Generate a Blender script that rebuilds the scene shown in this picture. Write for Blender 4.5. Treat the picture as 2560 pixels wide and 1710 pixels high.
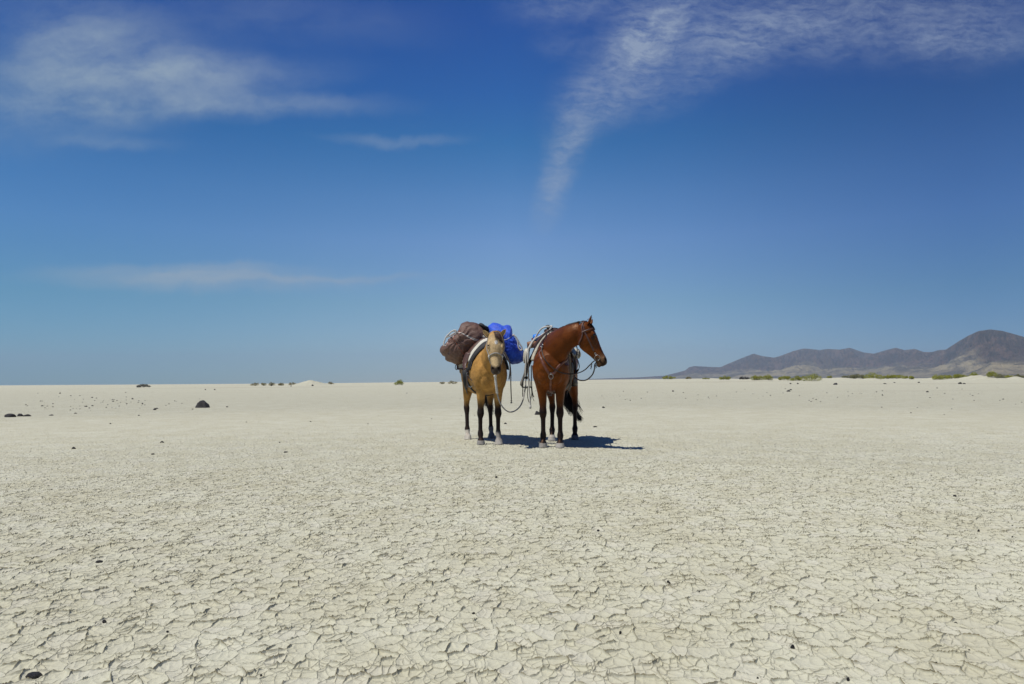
import bpy, bmesh, math, random
import numpy as np
from mathutils import Vector, Matrix, noise
from mathutils.bvhtree import BVHTree

for o in list(bpy.data.objects):
    bpy.data.objects.remove(o)
C = bpy.context.scene.collection
SC = bpy.context.scene
PI = math.pi

# ------------------------------------------------------------------ camera
CAM_H = 0.88
FPX = 1650.0                       # focal length in pixels of the 2560 px wide photograph
PITCH = math.atan(100.0 / FPX)
ROLL = math.atan(0.00625)
CAM = Vector((0, 0, CAM_H))
_F = Vector((0, math.cos(PITCH), math.sin(PITCH)))
_R0 = Vector((1, 0, 0)); _U0 = _R0.cross(_F)
_R = _R0 * math.cos(ROLL) - _U0 * math.sin(ROLL)
_U = _U0 * math.cos(ROLL) + _R0 * math.sin(ROLL)
cd = bpy.data.cameras.new('camera'); cam = bpy.data.objects.new('camera', cd); C.objects.link(cam)
cam.matrix_world = Matrix(((_R.x, _U.x, -_F.x, CAM.x), (_R.y, _U.y, -_F.y, CAM.y), (_R.z, _U.z, -_F.z, CAM.z), (0, 0, 0, 1)))
cd.sensor_width = 36.0; cd.lens = FPX / 2560.0 * 36.0
cd.clip_start = 0.05; cd.clip_end = 60000
SC.camera = cam

# ------------------------------------------------------------------ light and exposure
SC.view_settings.view_transform = 'Standard'; SC.view_settings.look = 'None'
SC.view_settings.exposure = 0.0; SC.view_settings.gamma = 1.0
SUN_EL = math.radians(65); SHADOW_DIR = Vector((0.88, 0.42, 0)).normalized()
to_sun = Vector((-SHADOW_DIR.x * math.cos(SUN_EL), -SHADOW_DIR.y * math.cos(SUN_EL), math.sin(SUN_EL)))
sl = bpy.data.lights.new('sun', 'SUN'); sl.energy = 4.2; sl.angle = math.radians(0.53); sl.color = (1.0, 0.955, 0.88)
so = bpy.data.objects.new('sun', sl); C.objects.link(so)
so.rotation_euler = to_sun.to_track_quat('Z', 'Y').to_euler(); so.location = (0, 0, 50)

SC.cycles.max_bounces = 6; SC.cycles.volume_bounces = 0
SC.cycles.use_denoising = True

def px_dir(px, py):
    """direction of a sight line of the photograph (2560 px wide)"""
    return (_F * FPX + _R * (px - 1280) + _U * (855 - py)).normalized()
def W(px, py, y):
    d = px_dir(px, py); return CAM + d * (y / d.y)
def G(px, py, z=0.0):
    d = px_dir(px, py); return CAM + d * ((z - CAM_H) / d.z)

# ------------------------------------------------------------------ node helpers
class NT:
    def __init__(s, tree): s.t = tree; s.n = tree.nodes; s.l = tree.links
    def new(s, kind, **kw):
        n = s.n.new(kind)
        ins = kw.pop('ins', {})
        for k, v in kw.items(): setattr(n, k, v)
        for k, v in ins.items(): s.put(n.inputs[k], v)
        return n
    def put(s, sock, v):
        if isinstance(v, bpy.types.NodeSocket): s.l.new(v, sock)
        else: sock.default_value = v
    def m(s, op, a, b=None, c=None, clamp=False):
        n = s.n.new('ShaderNodeMath'); n.operation = op; n.use_clamp = clamp
        s.put(n.inputs[0], a)
        if b is not None: s.put(n.inputs[1], b)
        if c is not None: s.put(n.inputs[2], c)
        return n.outputs[0]
    def vm(s, op, a, b=None, scale=None):
        n = s.n.new('ShaderNodeVectorMath'); n.operation = op
        s.put(n.inputs[0], a)
        if b is not None: s.put(n.inputs[1], b)
        if scale is not None: s.put(n.inputs['Scale'], scale)
        return n.outputs['Value'] if op in ('LENGTH', 'DISTANCE', 'DOT_PRODUCT') else n.outputs[0]
    def mixc(s, f, a, b, blend='MIX'):
        n = s.n.new('ShaderNodeMix'); n.data_type = 'RGBA'; n.blend_type = blend
        s.put(n.inputs[0], f); s.put(n.inputs[6], a); s.put(n.inputs[7], b)
        return n.outputs[2]
    def noise(s, vec, scale, detail=4, rough=0.55, dist=0.0, out='Fac'):
        n = s.n.new('ShaderNodeTexNoise'); s.put(n.inputs['Vector'], vec)
        s.put(n.inputs['Scale'], scale); n.inputs['Detail'].default_value = detail
        n.inputs['Roughness'].default_value = rough; n.inputs['Distortion'].default_value = dist
        return n.outputs[out]
    def ramp(s, f, pts, interp='LINEAR'):
        n = s.n.new('ShaderNodeValToRGB'); n.color_ramp.interpolation = interp
        e = n.color_ramp.elements
        while len(e) > 1: e.remove(e[0])
        e[0].position = pts[0][0]; e[0].color = (*pts[0][1], 1) if hasattr(pts[0][1], '__len__') else (pts[0][1],) * 3 + (1,)
        for p, c in pts[1:]:
            q = e.new(p); q.color = (*c, 1) if hasattr(c, '__len__') else (c, c, c, 1)
        s.put(n.inputs[0], f); return n.outputs[0]
    def smooth(s, f, lo, hi, a=0.0, b=1.0):
        n = s.n.new('ShaderNodeMapRange'); n.interpolation_type = 'SMOOTHSTEP'
        s.put(n.inputs['Value'], f); s.put(n.inputs['From Min'], lo); s.put(n.inputs['From Max'], hi)
        s.put(n.inputs['To Min'], a); s.put(n.inputs['To Max'], b); return n.outputs[0]

# ------------------------------------------------------------------ sky
world = bpy.data.worlds.new('World'); SC.world = world; world.use_nodes = True
wt = NT(world.node_tree); wt.n.clear()
sky = wt.new('ShaderNodeTexSky'); sky.sky_type = 'NISHITA'; sky.sun_disc = False
sky.sun_elevation = SUN_EL; sky.sun_rotation = math.atan2(to_sun.x, to_sun.y)
sky.altitude = 1300; sky.air_density = 1.0; sky.dust_density = 0.25; sky.ozone_density = 3.0
tc = wt.new('ShaderNodeTexCoord'); dirv = tc.outputs['Generated']
sep = wt.new('ShaderNodeSeparateXYZ', ins={0: dirv})
dx, dy, dz = sep.outputs
el = wt.m('ARCSINE', dz)                                     # elevation, radians
col = wt.new('ShaderNodeHueSaturation', ins={'Hue': 0.5, 'Saturation': 1.34, 'Value': 1.0, 'Color': sky.outputs[0]}).outputs[0]
tint = wt.ramp(wt.m('MULTIPLY', el, 1.0 / 1.2, clamp=True),
               [(p * 0.517, tuple(0.6 * c for c in q)) for p, q in ((0.0, (.80, .86, 1.04)), (0.03, (.83, .88, 1.05)), (0.19, (1.29, 1.10, .98)), (0.34, (1.92, 1.26, 1.18)),
                (0.44, (1.64, 1.21, 1.16)), (0.57, (.69, 1.0, 1.07)), (0.675, (.48, .82, 1.08)), (0.83, (.42, .65, 1.03)), (1.05, (.42, .58, .90)), (1.9, (.46, .60, .76)))])
col = wt.mixc(1.0, col, tint, 'MULTIPLY')
col = wt.vm('SCALE', col, scale=1.0 / 0.6)
# mostly lens vignetting painted into the sky, some polarisation; darker sideways, most at right
az = wt.m('ARCTAN2', dx, dy)
azf = wt.smooth(az, -0.75, 0.9)
col = wt.mixc(1.0, col, wt.ramp(azf, [(0, (.37, .68, .79)), (0.2, (.72, .86, .90)), (0.43, (1, 1, 1)), (0.66, (.72, .82, .89)), (0.92, (.25, .46, .65))]), 'MULTIPLY')
# cirrus: each cloud patch lives in tangent coordinates of the sky (u = x/y, v = z/y), in front only
yc = wt.m('MAXIMUM', dy, 0.05)
u = wt.m('DIVIDE', dx, yc); v = wt.m('DIVIDE', dz, yc)
uv = wt.new('ShaderNodeCombineXYZ', ins={0: u, 1: v}).outputs[0]
w1 = wt.noise(uv, 6.0, 7, 0.66, out='Color')
w1 = wt.vm('SUBTRACT', w1, (0.5, 0.5, 0.5))
uvw = wt.vm('ADD', uv, wt.vm('SCALE', w1, scale=0.055))
w2 = wt.vm('SUBTRACT', wt.noise(uv, 22.0, 4, 0.6, out='Color'), (0.5, 0.5, 0.5))
uvw = wt.vm('ADD', uvw, wt.vm('SCALE', w2, scale=0.014))
def uvpt(X, Y):           # X, Y read off the photograph at 2347 px width
    d = px_dir(X * 1.0907, Y * 1.0907); return d.x / d.y, d.z / d.y
def patch(x0, y0, x1, y1, wid, s, p=2.0):
    """soft elongated patch from (x0,y0) to (x1,y1)"""
    a = uvpt(x0, y0); b = uvpt(x1, y1)
    cx, cy = (a[0] + b[0]) / 2, (a[1] + b[1]) / 2
    L = math.hypot(b[0] - a[0], b[1] - a[1]) / 2; ang = math.atan2(b[1] - a[1], b[0] - a[0])
    mp = wt.new('ShaderNodeMapping', vector_type='TEXTURE', ins={'Vector': uvw, 'Location': (cx, cy, 0), 'Rotation': (0, 0, ang), 'Scale': (L * 1.25, wid / 1512.0, 1.0)})
    d = wt.vm('LENGTH', mp.outputs[0])
    return wt.m('MULTIPLY', wt.smooth(d, 0.0, 1.6, 1.0, 0.0), s)
def total(lst):
    r = lst[0]
    for q in lst[1:]: r = wt.m('ADD', r, q)
    return r
def stretched(ang, sx, sy):
    mp = wt.new('ShaderNodeMapping', ins={'Vector': uvw, 'Rotation': (0, 0, ang), 'Scale': (sx, sy, 1)}); return mp.outputs[0]
cloudA = total([patch(-60, 215, 420, 150, 130, .95), patch(40, 110, 240, 150, 95, .5), patch(300, 238, 800, 238, 30, .95), patch(240, 160, 560, 190, 60, .5), patch(330, 180, 720, 160, 50, .7),
                patch(20, 20, 330, 70, 75, .62), patch(780, 314, 1010, 326, 14, .62), patch(150, 325, 370, 325, 18, .45), patch(-40, 250, 300, 255, 40, .5),
                patch(430, 20, 900, 50, 60, .34)])
nA = wt.noise(stretched(-0.08, 1.0, 2.1), 6.0, 10, 0.64)
cloudA = wt.m('MULTIPLY', wt.m('MULTIPLY', cloudA, 0.80), wt.smooth(nA, 0.12, 0.80))
cloudB = total([patch(200, 630, 720, 638, 26, .95), patch(560, 644, 940, 636, 8, .6), patch(300, 620, 640, 626, 18, .5), patch(900, 648, 1200, 643, 4, .18)])
nB = wt.noise(stretched(0.0, 1.0, 9.0), 3.0, 4, 0.5)
cloudB = wt.m('MULTIPLY', cloudB, wt.smooth(nB, 0.15, 0.6))
cloudC = total([patch(1252, 500, 1275, 380, 32, .8), patch(1265, 420, 1330, 240, 42, .85), patch(1320, 270, 1500, 60, 78, 1.0), patch(1420, 130, 1560, 20, 40, .6), patch(1450, 150, 1570, -20, 90, .75),
                patch(1560, 140, 1760, 60, 80, .7), patch(1600, 60, 1950, 40, 100, .75), patch(1900, 40, 2380, 50, 100, .75), patch(2100, 90, 2380, 100, 40, .4),
                patch(1400, 260, 1640, 170, 45, .42), patch(1200, 20, 1420, 10, 50, .6), patch(1240, 100, 1340, 105, 30, .3)])
nC = wt.noise(stretched(0.12, 1.0, 3.2), 36.0, 6, 0.62)
nC2 = wt.noise(stretched(0.62, 1.0, 2.0), 15.0, 8, 0.68)
nC = wt.m('MULTIPLY_ADD', nC, 0.5, wt.m('MULTIPLY', nC2, 0.5))
cloudC = wt.m('MULTIPLY', cloudC, wt.smooth(nC, 0.20, 0.82))
alpha = wt.m('MULTIPLY', wt.m('ADD', wt.m('ADD', cloudA, cloudB), cloudC), 0.78)
alpha = wt.m('MINIMUM', wt.m('MULTIPLY', alpha, wt.m('GREATER_THAN', dy, 0.06)), 0.85)
cloud_col = wt.mixc(wt.smooth(az, -0.7, 0.1), (0.33 / .1, 0.42 / .1, 0.50 / .1, 1), (0.30 / .1, 0.37 / .1, 0.50 / .1, 1))
col = wt.mixc(alpha, col, cloud_col)
SKY_STRENGTH = 0.1
bg = wt.new('ShaderNodeBackground', ins={'Color': col, 'Strength': SKY_STRENGTH})
wo = wt.new('ShaderNodeOutputWorld', ins={0: bg.outputs[0]})

# ------------------------------------------------------------------ object helpers
def tag(o, label=None, cat=None, group=None, kind=None):
    if label: o['label'] = label
    if cat: o['category'] = cat
    if group: o['group'] = group
    if kind: o['kind'] = kind
    return o
def mesh_obj(name, verts, faces, mat, parent=None, smooth=True):
    me = bpy.data.meshes.new(name)
    if isinstance(verts, np.ndarray) and isinstance(faces, np.ndarray):
        nv, nf, k = len(verts), len(faces), faces.shape[1]
        me.vertices.add(nv); me.vertices.foreach_set('co', verts.astype(np.float32).ravel())
        me.loops.add(nf * k); me.loops.foreach_set('vertex_index', faces.astype(np.int32).ravel())
        me.polygons.add(nf); me.polygons.foreach_set('loop_start', np.arange(0, nf * k, k, dtype=np.int32))
        me.polygons.foreach_set('loop_total', np.full(nf, k, dtype=np.int32))
        me.update(calc_edges=True)
    else:
        me.from_pydata([tuple(v) for v in verts], [], [tuple(f) for f in faces]); me.update()
    if smooth: me.polygons.foreach_set('use_smooth', [True] * len(me.polygons))
    if mat is not None: me.materials.append(mat)
    o = bpy.data.objects.new(name, me); C.objects.link(o)
    if parent is not None:
        o.parent = parent; o.matrix_parent_inverse = parent.matrix_world.inverted() if parent.matrix_world != Matrix() else Matrix()
    return o
def thing(name, label, cat, loc, group=None):
    """an Empty at the thing's base; children are given in world coordinates and re-based"""
    o = bpy.data.objects.new(name, None); C.objects.link(o); o.empty_display_size = 0.1
    o.location = loc; o.matrix_world = Matrix.Translation(loc)
    return tag(o, label, cat, group)
def material(name, base, rough=0.6, **kw):
    m = bpy.data.materials.new(name); m.use_nodes = True
    b = m.node_tree.nodes['Principled BSDF']
    b.inputs['Base Color'].default_value = (*base, 1); b.inputs['Roughness'].default_value = rough
    for k, v in kw.items(): b.inputs[k.replace('_', ' ')].default_value = v
    return m
def nmat(name):
    m = bpy.data.materials.new(name); m.use_nodes = True
    t = NT(m.node_tree); b = m.node_tree.nodes['Principled BSDF']; out = m.node_tree.nodes['Material Output']
    return m, t, b, out
# ------------------------------------------------------------------ ground: one sheet out to the horizon
def npnoise(x, y, seed):
    """smooth value noise on arrays"""
    xi = np.floor(x).astype(np.int64); yi = np.floor(y).astype(np.int64)
    fx = x - xi; fy = y - yi; fx = fx * fx * (3 - 2 * fx); fy = fy * fy * (3 - 2 * fy)
    def h(a, b):
        n = (a * 374761393 + b * 668265263 + seed * 974711) & 0x7fffffff
        n = ((n ^ (n >> 13)) * 1274126177) & 0x7fffffff
        return ((n ^ (n >> 16)) & 0xffff) / 65535.0
    return (h(xi, yi) * (1 - fx) + h(xi + 1, yi) * fx) * (1 - fy) + (h(xi, yi + 1) * (1 - fx) + h(xi + 1, yi + 1) * fx) * fy
def fbm(x, y, seed, octv=5, gain=0.5):
    s = 0; a = 1; t = 0
    for k in range(octv):
        s = s + a * (npnoise(x, y, seed + k) - 0.5); t += a * 0.5; a *= gain; x = x * 2.03 + 13.7; y = y * 2.03 - 7.1
    return s / t
RISE_X = [0, 350, 900, 1300, 1500, 1700, 2100, 2560]
RISE_P = [0.6, 2.0, 6.0, 7.5, 10.0, 10.3, 8.0, 5.2]
def smoothstep(a, b, x):
    t = np.clip((x - a) / (b - a), 0, 1); return t * t * (3 - 2 * t)
def terrain_z(x, y):
    r = np.hypot(x, y)
    px = 1280 + FPX * x / np.maximum(y, 1.0)
    rise = np.interp(px, RISE_X, RISE_P) / FPX
    front = smoothstep(0, 30, y)
    z = rise * 260.0 * smoothstep(70, 260, r) * front
    z = z * (1 - 0.75 * smoothstep(270, 600, r))
    # low crumbling dune band towards the right, with hummocks
    band = smoothstep(120, 170, r) * (1 - smoothstep(250, 320, r)) * smoothstep(1520, 1750, px) * front
    z = z + band * (0.45 * np.maximum(fbm(x / 17, y / 24, 5, 3), -0.2) + 0.10 * fbm(x / 4, y / 7, 9, 3))
    z = z + 0.02 * smoothstep(6, 20, r) * fbm(x / 6, y / 6, 21, 3)
    return z
MOUNDS = []                                                  # (x, y, radius, height) hummocks added below
def add_mound(px, py_base, r_m, wpx, hpx):
    p = W(px, py_base, r_m); MOUNDS.append((p.x, p.y, wpx * r_m / FPX / 2, hpx * r_m / FPX))
add_mound(777, 953, 150, 100, 13); add_mound(870, 953, 160, 130, 4)
add_mound(2175, 948, 165, 70, 7); add_mound(2330, 948, 170, 60, 6); add_mound(2445, 948, 160, 110, 13); add_mound(2100, 948, 190, 90, 5)
add_mound(1900, 948, 175, 80, 4); add_mound(2540, 948, 175, 60, 8)
def ground_z(x, y):
    x = np.asarray(x, float); y = np.asarray(y, float)
    z = terrain_z(x, y)
    for mx, my, mr, mh in MOUNDS:
        d = np.hypot((x - mx), (y - my) * 0.8) / mr
        z = z + mh * np.exp(-(d * 1.45) ** 2) * (1 + 0.18 * fbm(x * 1.1, y * 1.1, 44, 3))
    return z

def radii():
    r = [0.02, 0.3, 0.7, 1.0]
    while r[-1] < 1.5: r.append(r[-1] + 0.03)
    while r[-1] < 7.5: r.append(r[-1] + max(0.0024, 0.0014 * r[-1]))
    while r[-1] < 30: r.append(r[-1] * 1.0045)
    while r[-1] < 340: r.append(r[-1] * 1.012)
    while r[-1] < 13000: r.append(r[-1] * 1.06)
    return np.array(r)
RR = radii()
fan = np.radians(np.linspace(-43, 43, 1480))
rest = np.radians(np.linspace(43, 317, 70))[1:-1]
AA = np.concatenate([fan, rest])
rg, ag = np.meshgrid(RR, AA, indexing='ij')
gx = (rg * np.sin(ag)).ravel(); gy = (rg * np.cos(ag)).ravel()
gv = np.stack([gx, gy, ground_z(gx, gy)], 1)
nr, na = rg.shape
ii, jj = np.meshgrid(np.arange(nr - 1), np.arange(na), indexing='ij')
j2 = (jj + 1) % na
gf = np.stack([ii * na + jj, ii * na + j2, (ii + 1) * na + j2, (ii + 1) * na + jj], -1).reshape(-1, 4)[:, ::-1]
# mask of the finely meshed zone, where the cracks are real relief
relief = (1 - smoothstep(9.0, 26.0, rg)) * np.where((np.abs((ag + PI) % (2 * PI) - PI) < np.radians(43.01)), 1.0, 0.0)
relief *= smoothstep(1.0, 1.5, rg)

gm, t, b, out = nmat('cracked_playa_mud')
gm.displacement_method = 'BOTH'
geo = t.new('ShaderNodeNewGeometry'); P = geo.outputs['Position']
att = t.new('ShaderNodeAttribute', attribute_name='relief').outputs['Fac']
tco = t.new('ShaderNodeTexCoord').outputs['Object']
flat = t.vm('MULTIPLY', tco, (1, 1, 0))
wrp = t.vm('SUBTRACT', t.noise(flat, 6.0, 2, 0.5, out='Color'), (.5, .5, .5))
wrp2 = t.vm('SUBTRACT', t.noise(flat, 24.0, 2, 0.5, out='Color'), (.5, .5, .5))
q = t.vm('ADD', flat, t.vm('SCALE', wrp, scale=0.055)); q = t.vm('ADD', q, t.vm('SCALE', wrp2, scale=0.010))
q = t.vm('MULTIPLY', q, (1, 1, 0))
def vor(vec, scale, feat, out):
    n = t.new('ShaderNodeTexVoronoi', voronoi_dimensions='2D', feature=feat, ins={'Vector': vec, 'Scale': scale}); return n.outputs[out]
e1 = vor(q, 13.5, 'DISTANCE_TO_EDGE', 'Distance')
c1 = vor(q, 13.5, 'F1', 'Color')
e2 = vor(q, 28.0, 'DISTANCE_TO_EDGE', 'Distance')
openn = t.noise(flat, 11.0, 3, 0.6)                          # where cracks gape and where they are healed
gape1 = t.smooth(openn, 0.46, 0.62)
gape2 = t.smooth(t.noise(t.vm('ADD', flat, (31, 7, 0)), 6.0, 3, 0.6), 0.42, 0.66)
wd1 = t.m('MULTIPLY_ADD', gape1, 0.030, 0.036)
slot1 = t.smooth(e1, 0.0, wd1, 1.0, 0.0)
slot2 = t.m('MULTIPLY', t.smooth(e2, 0.0, 0.10, 1.0, 0.0), gape2)
dome = t.m('POWER', t.smooth(e1, 0.0, 0.36), 0.75)
dome2 = t.m('POWER', t.smooth(e2, 0.0, 0.3), 0.7)
lump = t.noise(flat, 3.1, 4, 0.5)
fine = t.noise(flat, 60.0, 5, 0.65)
csep = t.new('ShaderNodeSeparateXYZ', ins={0: c1}).outputs
h = t.m('MULTIPLY', dome, 0.0050)
mid = t.noise(flat, 27.0, 3, 0.6)
h = t.m('MULTIPLY_ADD', mid, 0.0036, h)
h = t.m('MULTIPLY_ADD', dome2, 0.0022, h)
h = t.m('MULTIPLY_ADD', csep[0], 0.0012, h)
h = t.m('MULTIPLY_ADD', lump, 0.0035, h)
h = t.m('MULTIPLY_ADD', fine, 0.0038, h)
h = t.m('SUBTRACT', h, t.m('MULTIPLY', slot1, t.m('MULTIPLY_ADD', gape1, 0.0088, 0.0024)))
h = t.m('SUBTRACT', h, t.m('MULTIPLY', slot2, 0.0040))
hz = t.m('SUBTRACT', h, 0.0080)
disp = t.new('ShaderNodeDisplacement', space='WORLD' if False else 'OBJECT', ins={'Height': t.m('MULTIPLY', hz, att), 'Midlevel': 0.0, 'Scale': 1.0})
t.l.new(disp.outputs[0], out.inputs['Displacement'])
# far field relief, shading only
dist = t.vm('LENGTH', t.vm('MULTIPLY', tco, (1, 1, 0)))
farh = t.m('MULTIPLY', t.m('SUBTRACT', hz, t.m('MULTIPLY', slot1, 0.01)), t.m('SUBTRACT', 1.0, att))
bmp = t.new('ShaderNodeBump', ins={'Height': farh, 'Strength': 0.8, 'Distance': 1.0})
grain = t.new('ShaderNodeBump', ins={'Height': t.noise(flat, 260.0, 3, 0.6), 'Strength': 0.25, 'Distance': 0.003, 'Normal': bmp.outputs[0]})
t.l.new(grain.outputs[0], b.inputs['Normal'])
# colour: pale clay, drier and whiter on the crusts, ochre soil plus painted shade in the cracks
big = t.noise(flat, 0.35, 4, 0.55)
patchy = t.noise(flat, 1.6, 5, 0.6)
colr = t.mixc(t.smooth(patchy, 0.3, 0.72), (0.492, 0.474, 0.348, 1), (0.562, 0.556, 0.436, 1))
colr = t.mixc(t.m('MULTIPLY', t.smooth(big, 0.35, 0.7), 0.4), colr, (0.48, 0.465, 0.34, 1))
colr = t.mixc(t.m('MULTIPLY', t.smooth(csep[1], 0.62, 0.95), 0.35), colr, (0.56, 0.545, 0.46, 1))
silt_shade = t.m('MAXIMUM', t.m('MULTIPLY', t.m('POWER', slot1, 2.5), t.m('MULTIPLY_ADD', gape1, 0.65, 0.35)), t.m('MULTIPLY', slot2, 0.5))
colr = t.mixc(t.m('MULTIPLY', silt_shade, t.smooth(dist, 4.0, 60.0, 0.95, 0.35)), colr, (0.20, 0.170, 0.095, 1))  # browner crack soil, darkened further to stand in for crack shadows
colr = t.mixc(t.m('MULTIPLY', t.smooth(t.noise(flat, 210.0, 2, 0.5), 0.66, 0.74), 0.35), colr, (0.16, 0.13, 0.09, 1))
# far away: long faint bands of darker gravel
bandn = t.noise(t.vm('MULTIPLY', tco, (0.010, 0.055, 0)), 1.0, 5, 0.65)
colr = t.mixc(t.m('MULTIPLY', t.m('MULTIPLY', t.smooth(bandn, 0.54, 0.70), t.smooth(dist, 25, 90)), 0.55), colr, (0.33, 0.29, 0.21, 1))
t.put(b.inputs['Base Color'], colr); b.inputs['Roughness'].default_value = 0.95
b.inputs['Specular IOR Level'].default_value = 0.15
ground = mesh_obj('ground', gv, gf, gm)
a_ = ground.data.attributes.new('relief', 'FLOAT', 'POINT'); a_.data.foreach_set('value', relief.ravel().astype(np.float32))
tag(ground, kind='structure')
del rg, ag, gx, gy, gv, gf, ii, jj, j2

# ------------------------------------------------------------------ hills beyond the playa
HX = [1480, 1600, 1660, 1690, 1712, 1722, 1735, 1770, 1800, 1830, 1860, 1884, 1905, 1935, 1950, 1985, 2010, 2025, 2050, 2070, 2100, 2125, 2160, 2185, 2220, 2240, 2262, 2288, 2310, 2330, 2348, 2365, 2400, 2425, 2450, 2480, 2510, 2560, 2640, 2760, 2900, 3100, 3400]
HY = [947, 943, 939, 932, 926, 918, 915, 917, 918, 905, 893, 884, 890, 894, 890, 877, 871, 872, 875, 872, 874, 869, 881, 884, 874, 869, 875, 872, 880, 880, 875, 874, 852, 838, 827, 823, 827, 841, 868, 880, 872, 900, 946]
def horizon_y(px): return 963 - 0.00625 * px
na, nr = 760, 260
pxs = np.linspace(1470, 3400, na)
aa = np.arctan((pxs - 1280) / FPX)
el_pk = np.maximum((horizon_y(pxs) - np.interp(pxs, HX, HY)) / FPX, 0.0) * np.cos(aa)
# distance of the crest varies along the range: the round peak on the right stands nearer
crest = np.interp(pxs, [1470, 1720, 1900, 2150, 2340, 2480, 2700, 3400], [9600, 9600, 9300, 8900, 7800, 5600, 6000, 8000])
s = np.linspace(0, 1, nr)[:, None]                           # 0 foot .. crest at 0.62 .. behind
foot = crest * 0.47
R_ = foot + (crest * 1.35 - foot) * s
tt = (R_ - foot) / (crest - foot)
up = np.clip(tt, 0, 1)
X = R_ * np.tan(aa)[None, :] / np.sqrt(1 + np.tan(aa)[None, :] ** 2); Y = R_ / np.sqrt(1 + np.tan(aa)[None, :] ** 2)
prof = 0.30 * smoothstep(0.0, 0.72, up) + 0.70 * smoothstep(0.50, 1.0, up) ** 1.15
prof = np.where(tt > 1, 1 - 0.8 * smoothstep(1.0, 1.7, tt), prof)
rid = 1 - np.abs(fbm(X / 560, Y / 900, 3, 5, 0.55)) * 2.0
gul = 1 - np.abs(fbm(X / 120, Y / 330, 71, 5, 0.62)) * 2.0
H = el_pk[None, :] * crest[None, :]
dep = (rid - 0.75) * 0.55 + (gul - 0.7) * 0.62
fade = np.clip(up * 3, 0, 1) * (1 - smoothstep(0.88, 1.0, up)) + 0.0
foothill = 0.22 * np.maximum(fbm(X / 700, Y / 700, 31, 4), 0) * smoothstep(0.12, 0.4, up) * (1 - smoothstep(0.55, 0.85, up))
Z = H * (prof * (1 + dep * np.clip(fade, 0, 1)) + foothill) - 2.0 * (1 - smoothstep(0, 0.06, up))
Z += 5.0 * fbm(X / 60, Y / 60, 90, 3) * smoothstep(0.6, 1.0, up) * np.clip(H / 150, 0, 1)
sc_ = np.minimum((Z[:, :] / np.maximum(R_, 1)).max(0), 9)
Z = np.where((Z / R_) > el_pk[None, :] * 1.0 + 1e-9, el_pk[None, :] * R_ * 1.0, Z)      # nothing stands above the crest line
hv = np.stack([X.ravel(), Y.ravel(), Z.ravel()], 1)
i_, j_ = np.meshgrid(np.arange(nr - 1), np.arange(na - 1), indexing='ij')
hf = np.stack([i_ * na + j_, i_ * na + j_ + 1, (i_ + 1) * na + j_ + 1, (i_ + 1) * na + j_], -1).reshape(-1, 4)
hm, t, b, out = nmat('volcanic_hillside')
P = t.new('ShaderNodeNewGeometry').outputs['Position']
up_att = t.new('ShaderNodeAttribute', attribute_name='upness').outputs['Fac']
n1 = t.noise(P, 0.004, 6, 0.6); n2 = t.noise(t.vm('MULTIPLY', P, (0.0011, 0.0045, 0.02)), 1.0, 6, 0.62); n3 = t.noise(P, 0.02, 5, 0.6)
rock = t.mixc(t.smooth(n1, 0.35, 0.65), (0.050, 0.030, 0.026, 1), (0.120, 0.072, 0.055, 1))
rock = t.mixc(t.smooth(n3, 0.45, 0.62, 0, 0.85), rock, (0.022, 0.017, 0.018, 1))
fanc = t.mixc(t.smooth(n2, 0.40, 0.62), (0.085, 0.072, 0.056, 1), (0.30, 0.25, 0.155, 1))
fanc = t.mixc(t.smooth(n3, 0.5, 0.72, 0, 0.6), fanc, (0.13, 0.115, 0.085, 1))
k = t.smooth(t.m('ADD', up_att, t.m('MULTIPLY', t.m('SUBTRACT', n1, 0.5), 0.35)), 0.50, 0.70)
t.put(b.inputs['Base Color'], t.mixc(k, fanc, rock)); b.inputs['Roughness'].default_value = 0.95
hb = t.new('ShaderNodeBump', ins={'Height': n3, 'Strength': 1.0, 'Distance': 40.0}); t.l.new(hb.outputs[0], b.inputs['Normal'])
hills = mesh_obj('hills', hv, hf, hm)
a_ = hills.data.attributes.new('upness', 'FLOAT', 'POINT'); a_.data.foreach_set('value', np.broadcast_to(up, Z.shape).ravel().astype(np.float32))
tag(hills, kind='structure')

# ------------------------------------------------------------------ haze: the dusty air over the playa
HB = 14500.0; HT = 620.0
hzv = [(x, y, z) for z in (-4.0, HT) for y in (-HB, HB) for x in (-HB, HB)]
hzf = [(0, 2, 3, 1), (4, 5, 7, 6), (0, 1, 5, 4), (2, 6, 7, 3), (0, 4, 6, 2), (1, 3, 7, 5)]
hzm = bpy.data.materials.new('haze_air'); hzm.use_nodes = True
ht = NT(hzm.node_tree); ht.n.clear()
pv = ht.new('ShaderNodeVolumePrincipled', ins={'Color': (0.66, 0.84, 1.0, 1), 'Density': 0.000080, 'Anisotropy': 0.0})
ho = ht.new('ShaderNodeOutputMaterial'); ht.l.new(pv.outputs[0], ho.inputs['Volume'])
haze = mesh_obj('haze', hzv, hzf, hzm, smooth=False); tag(haze, kind='stuff')
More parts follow.
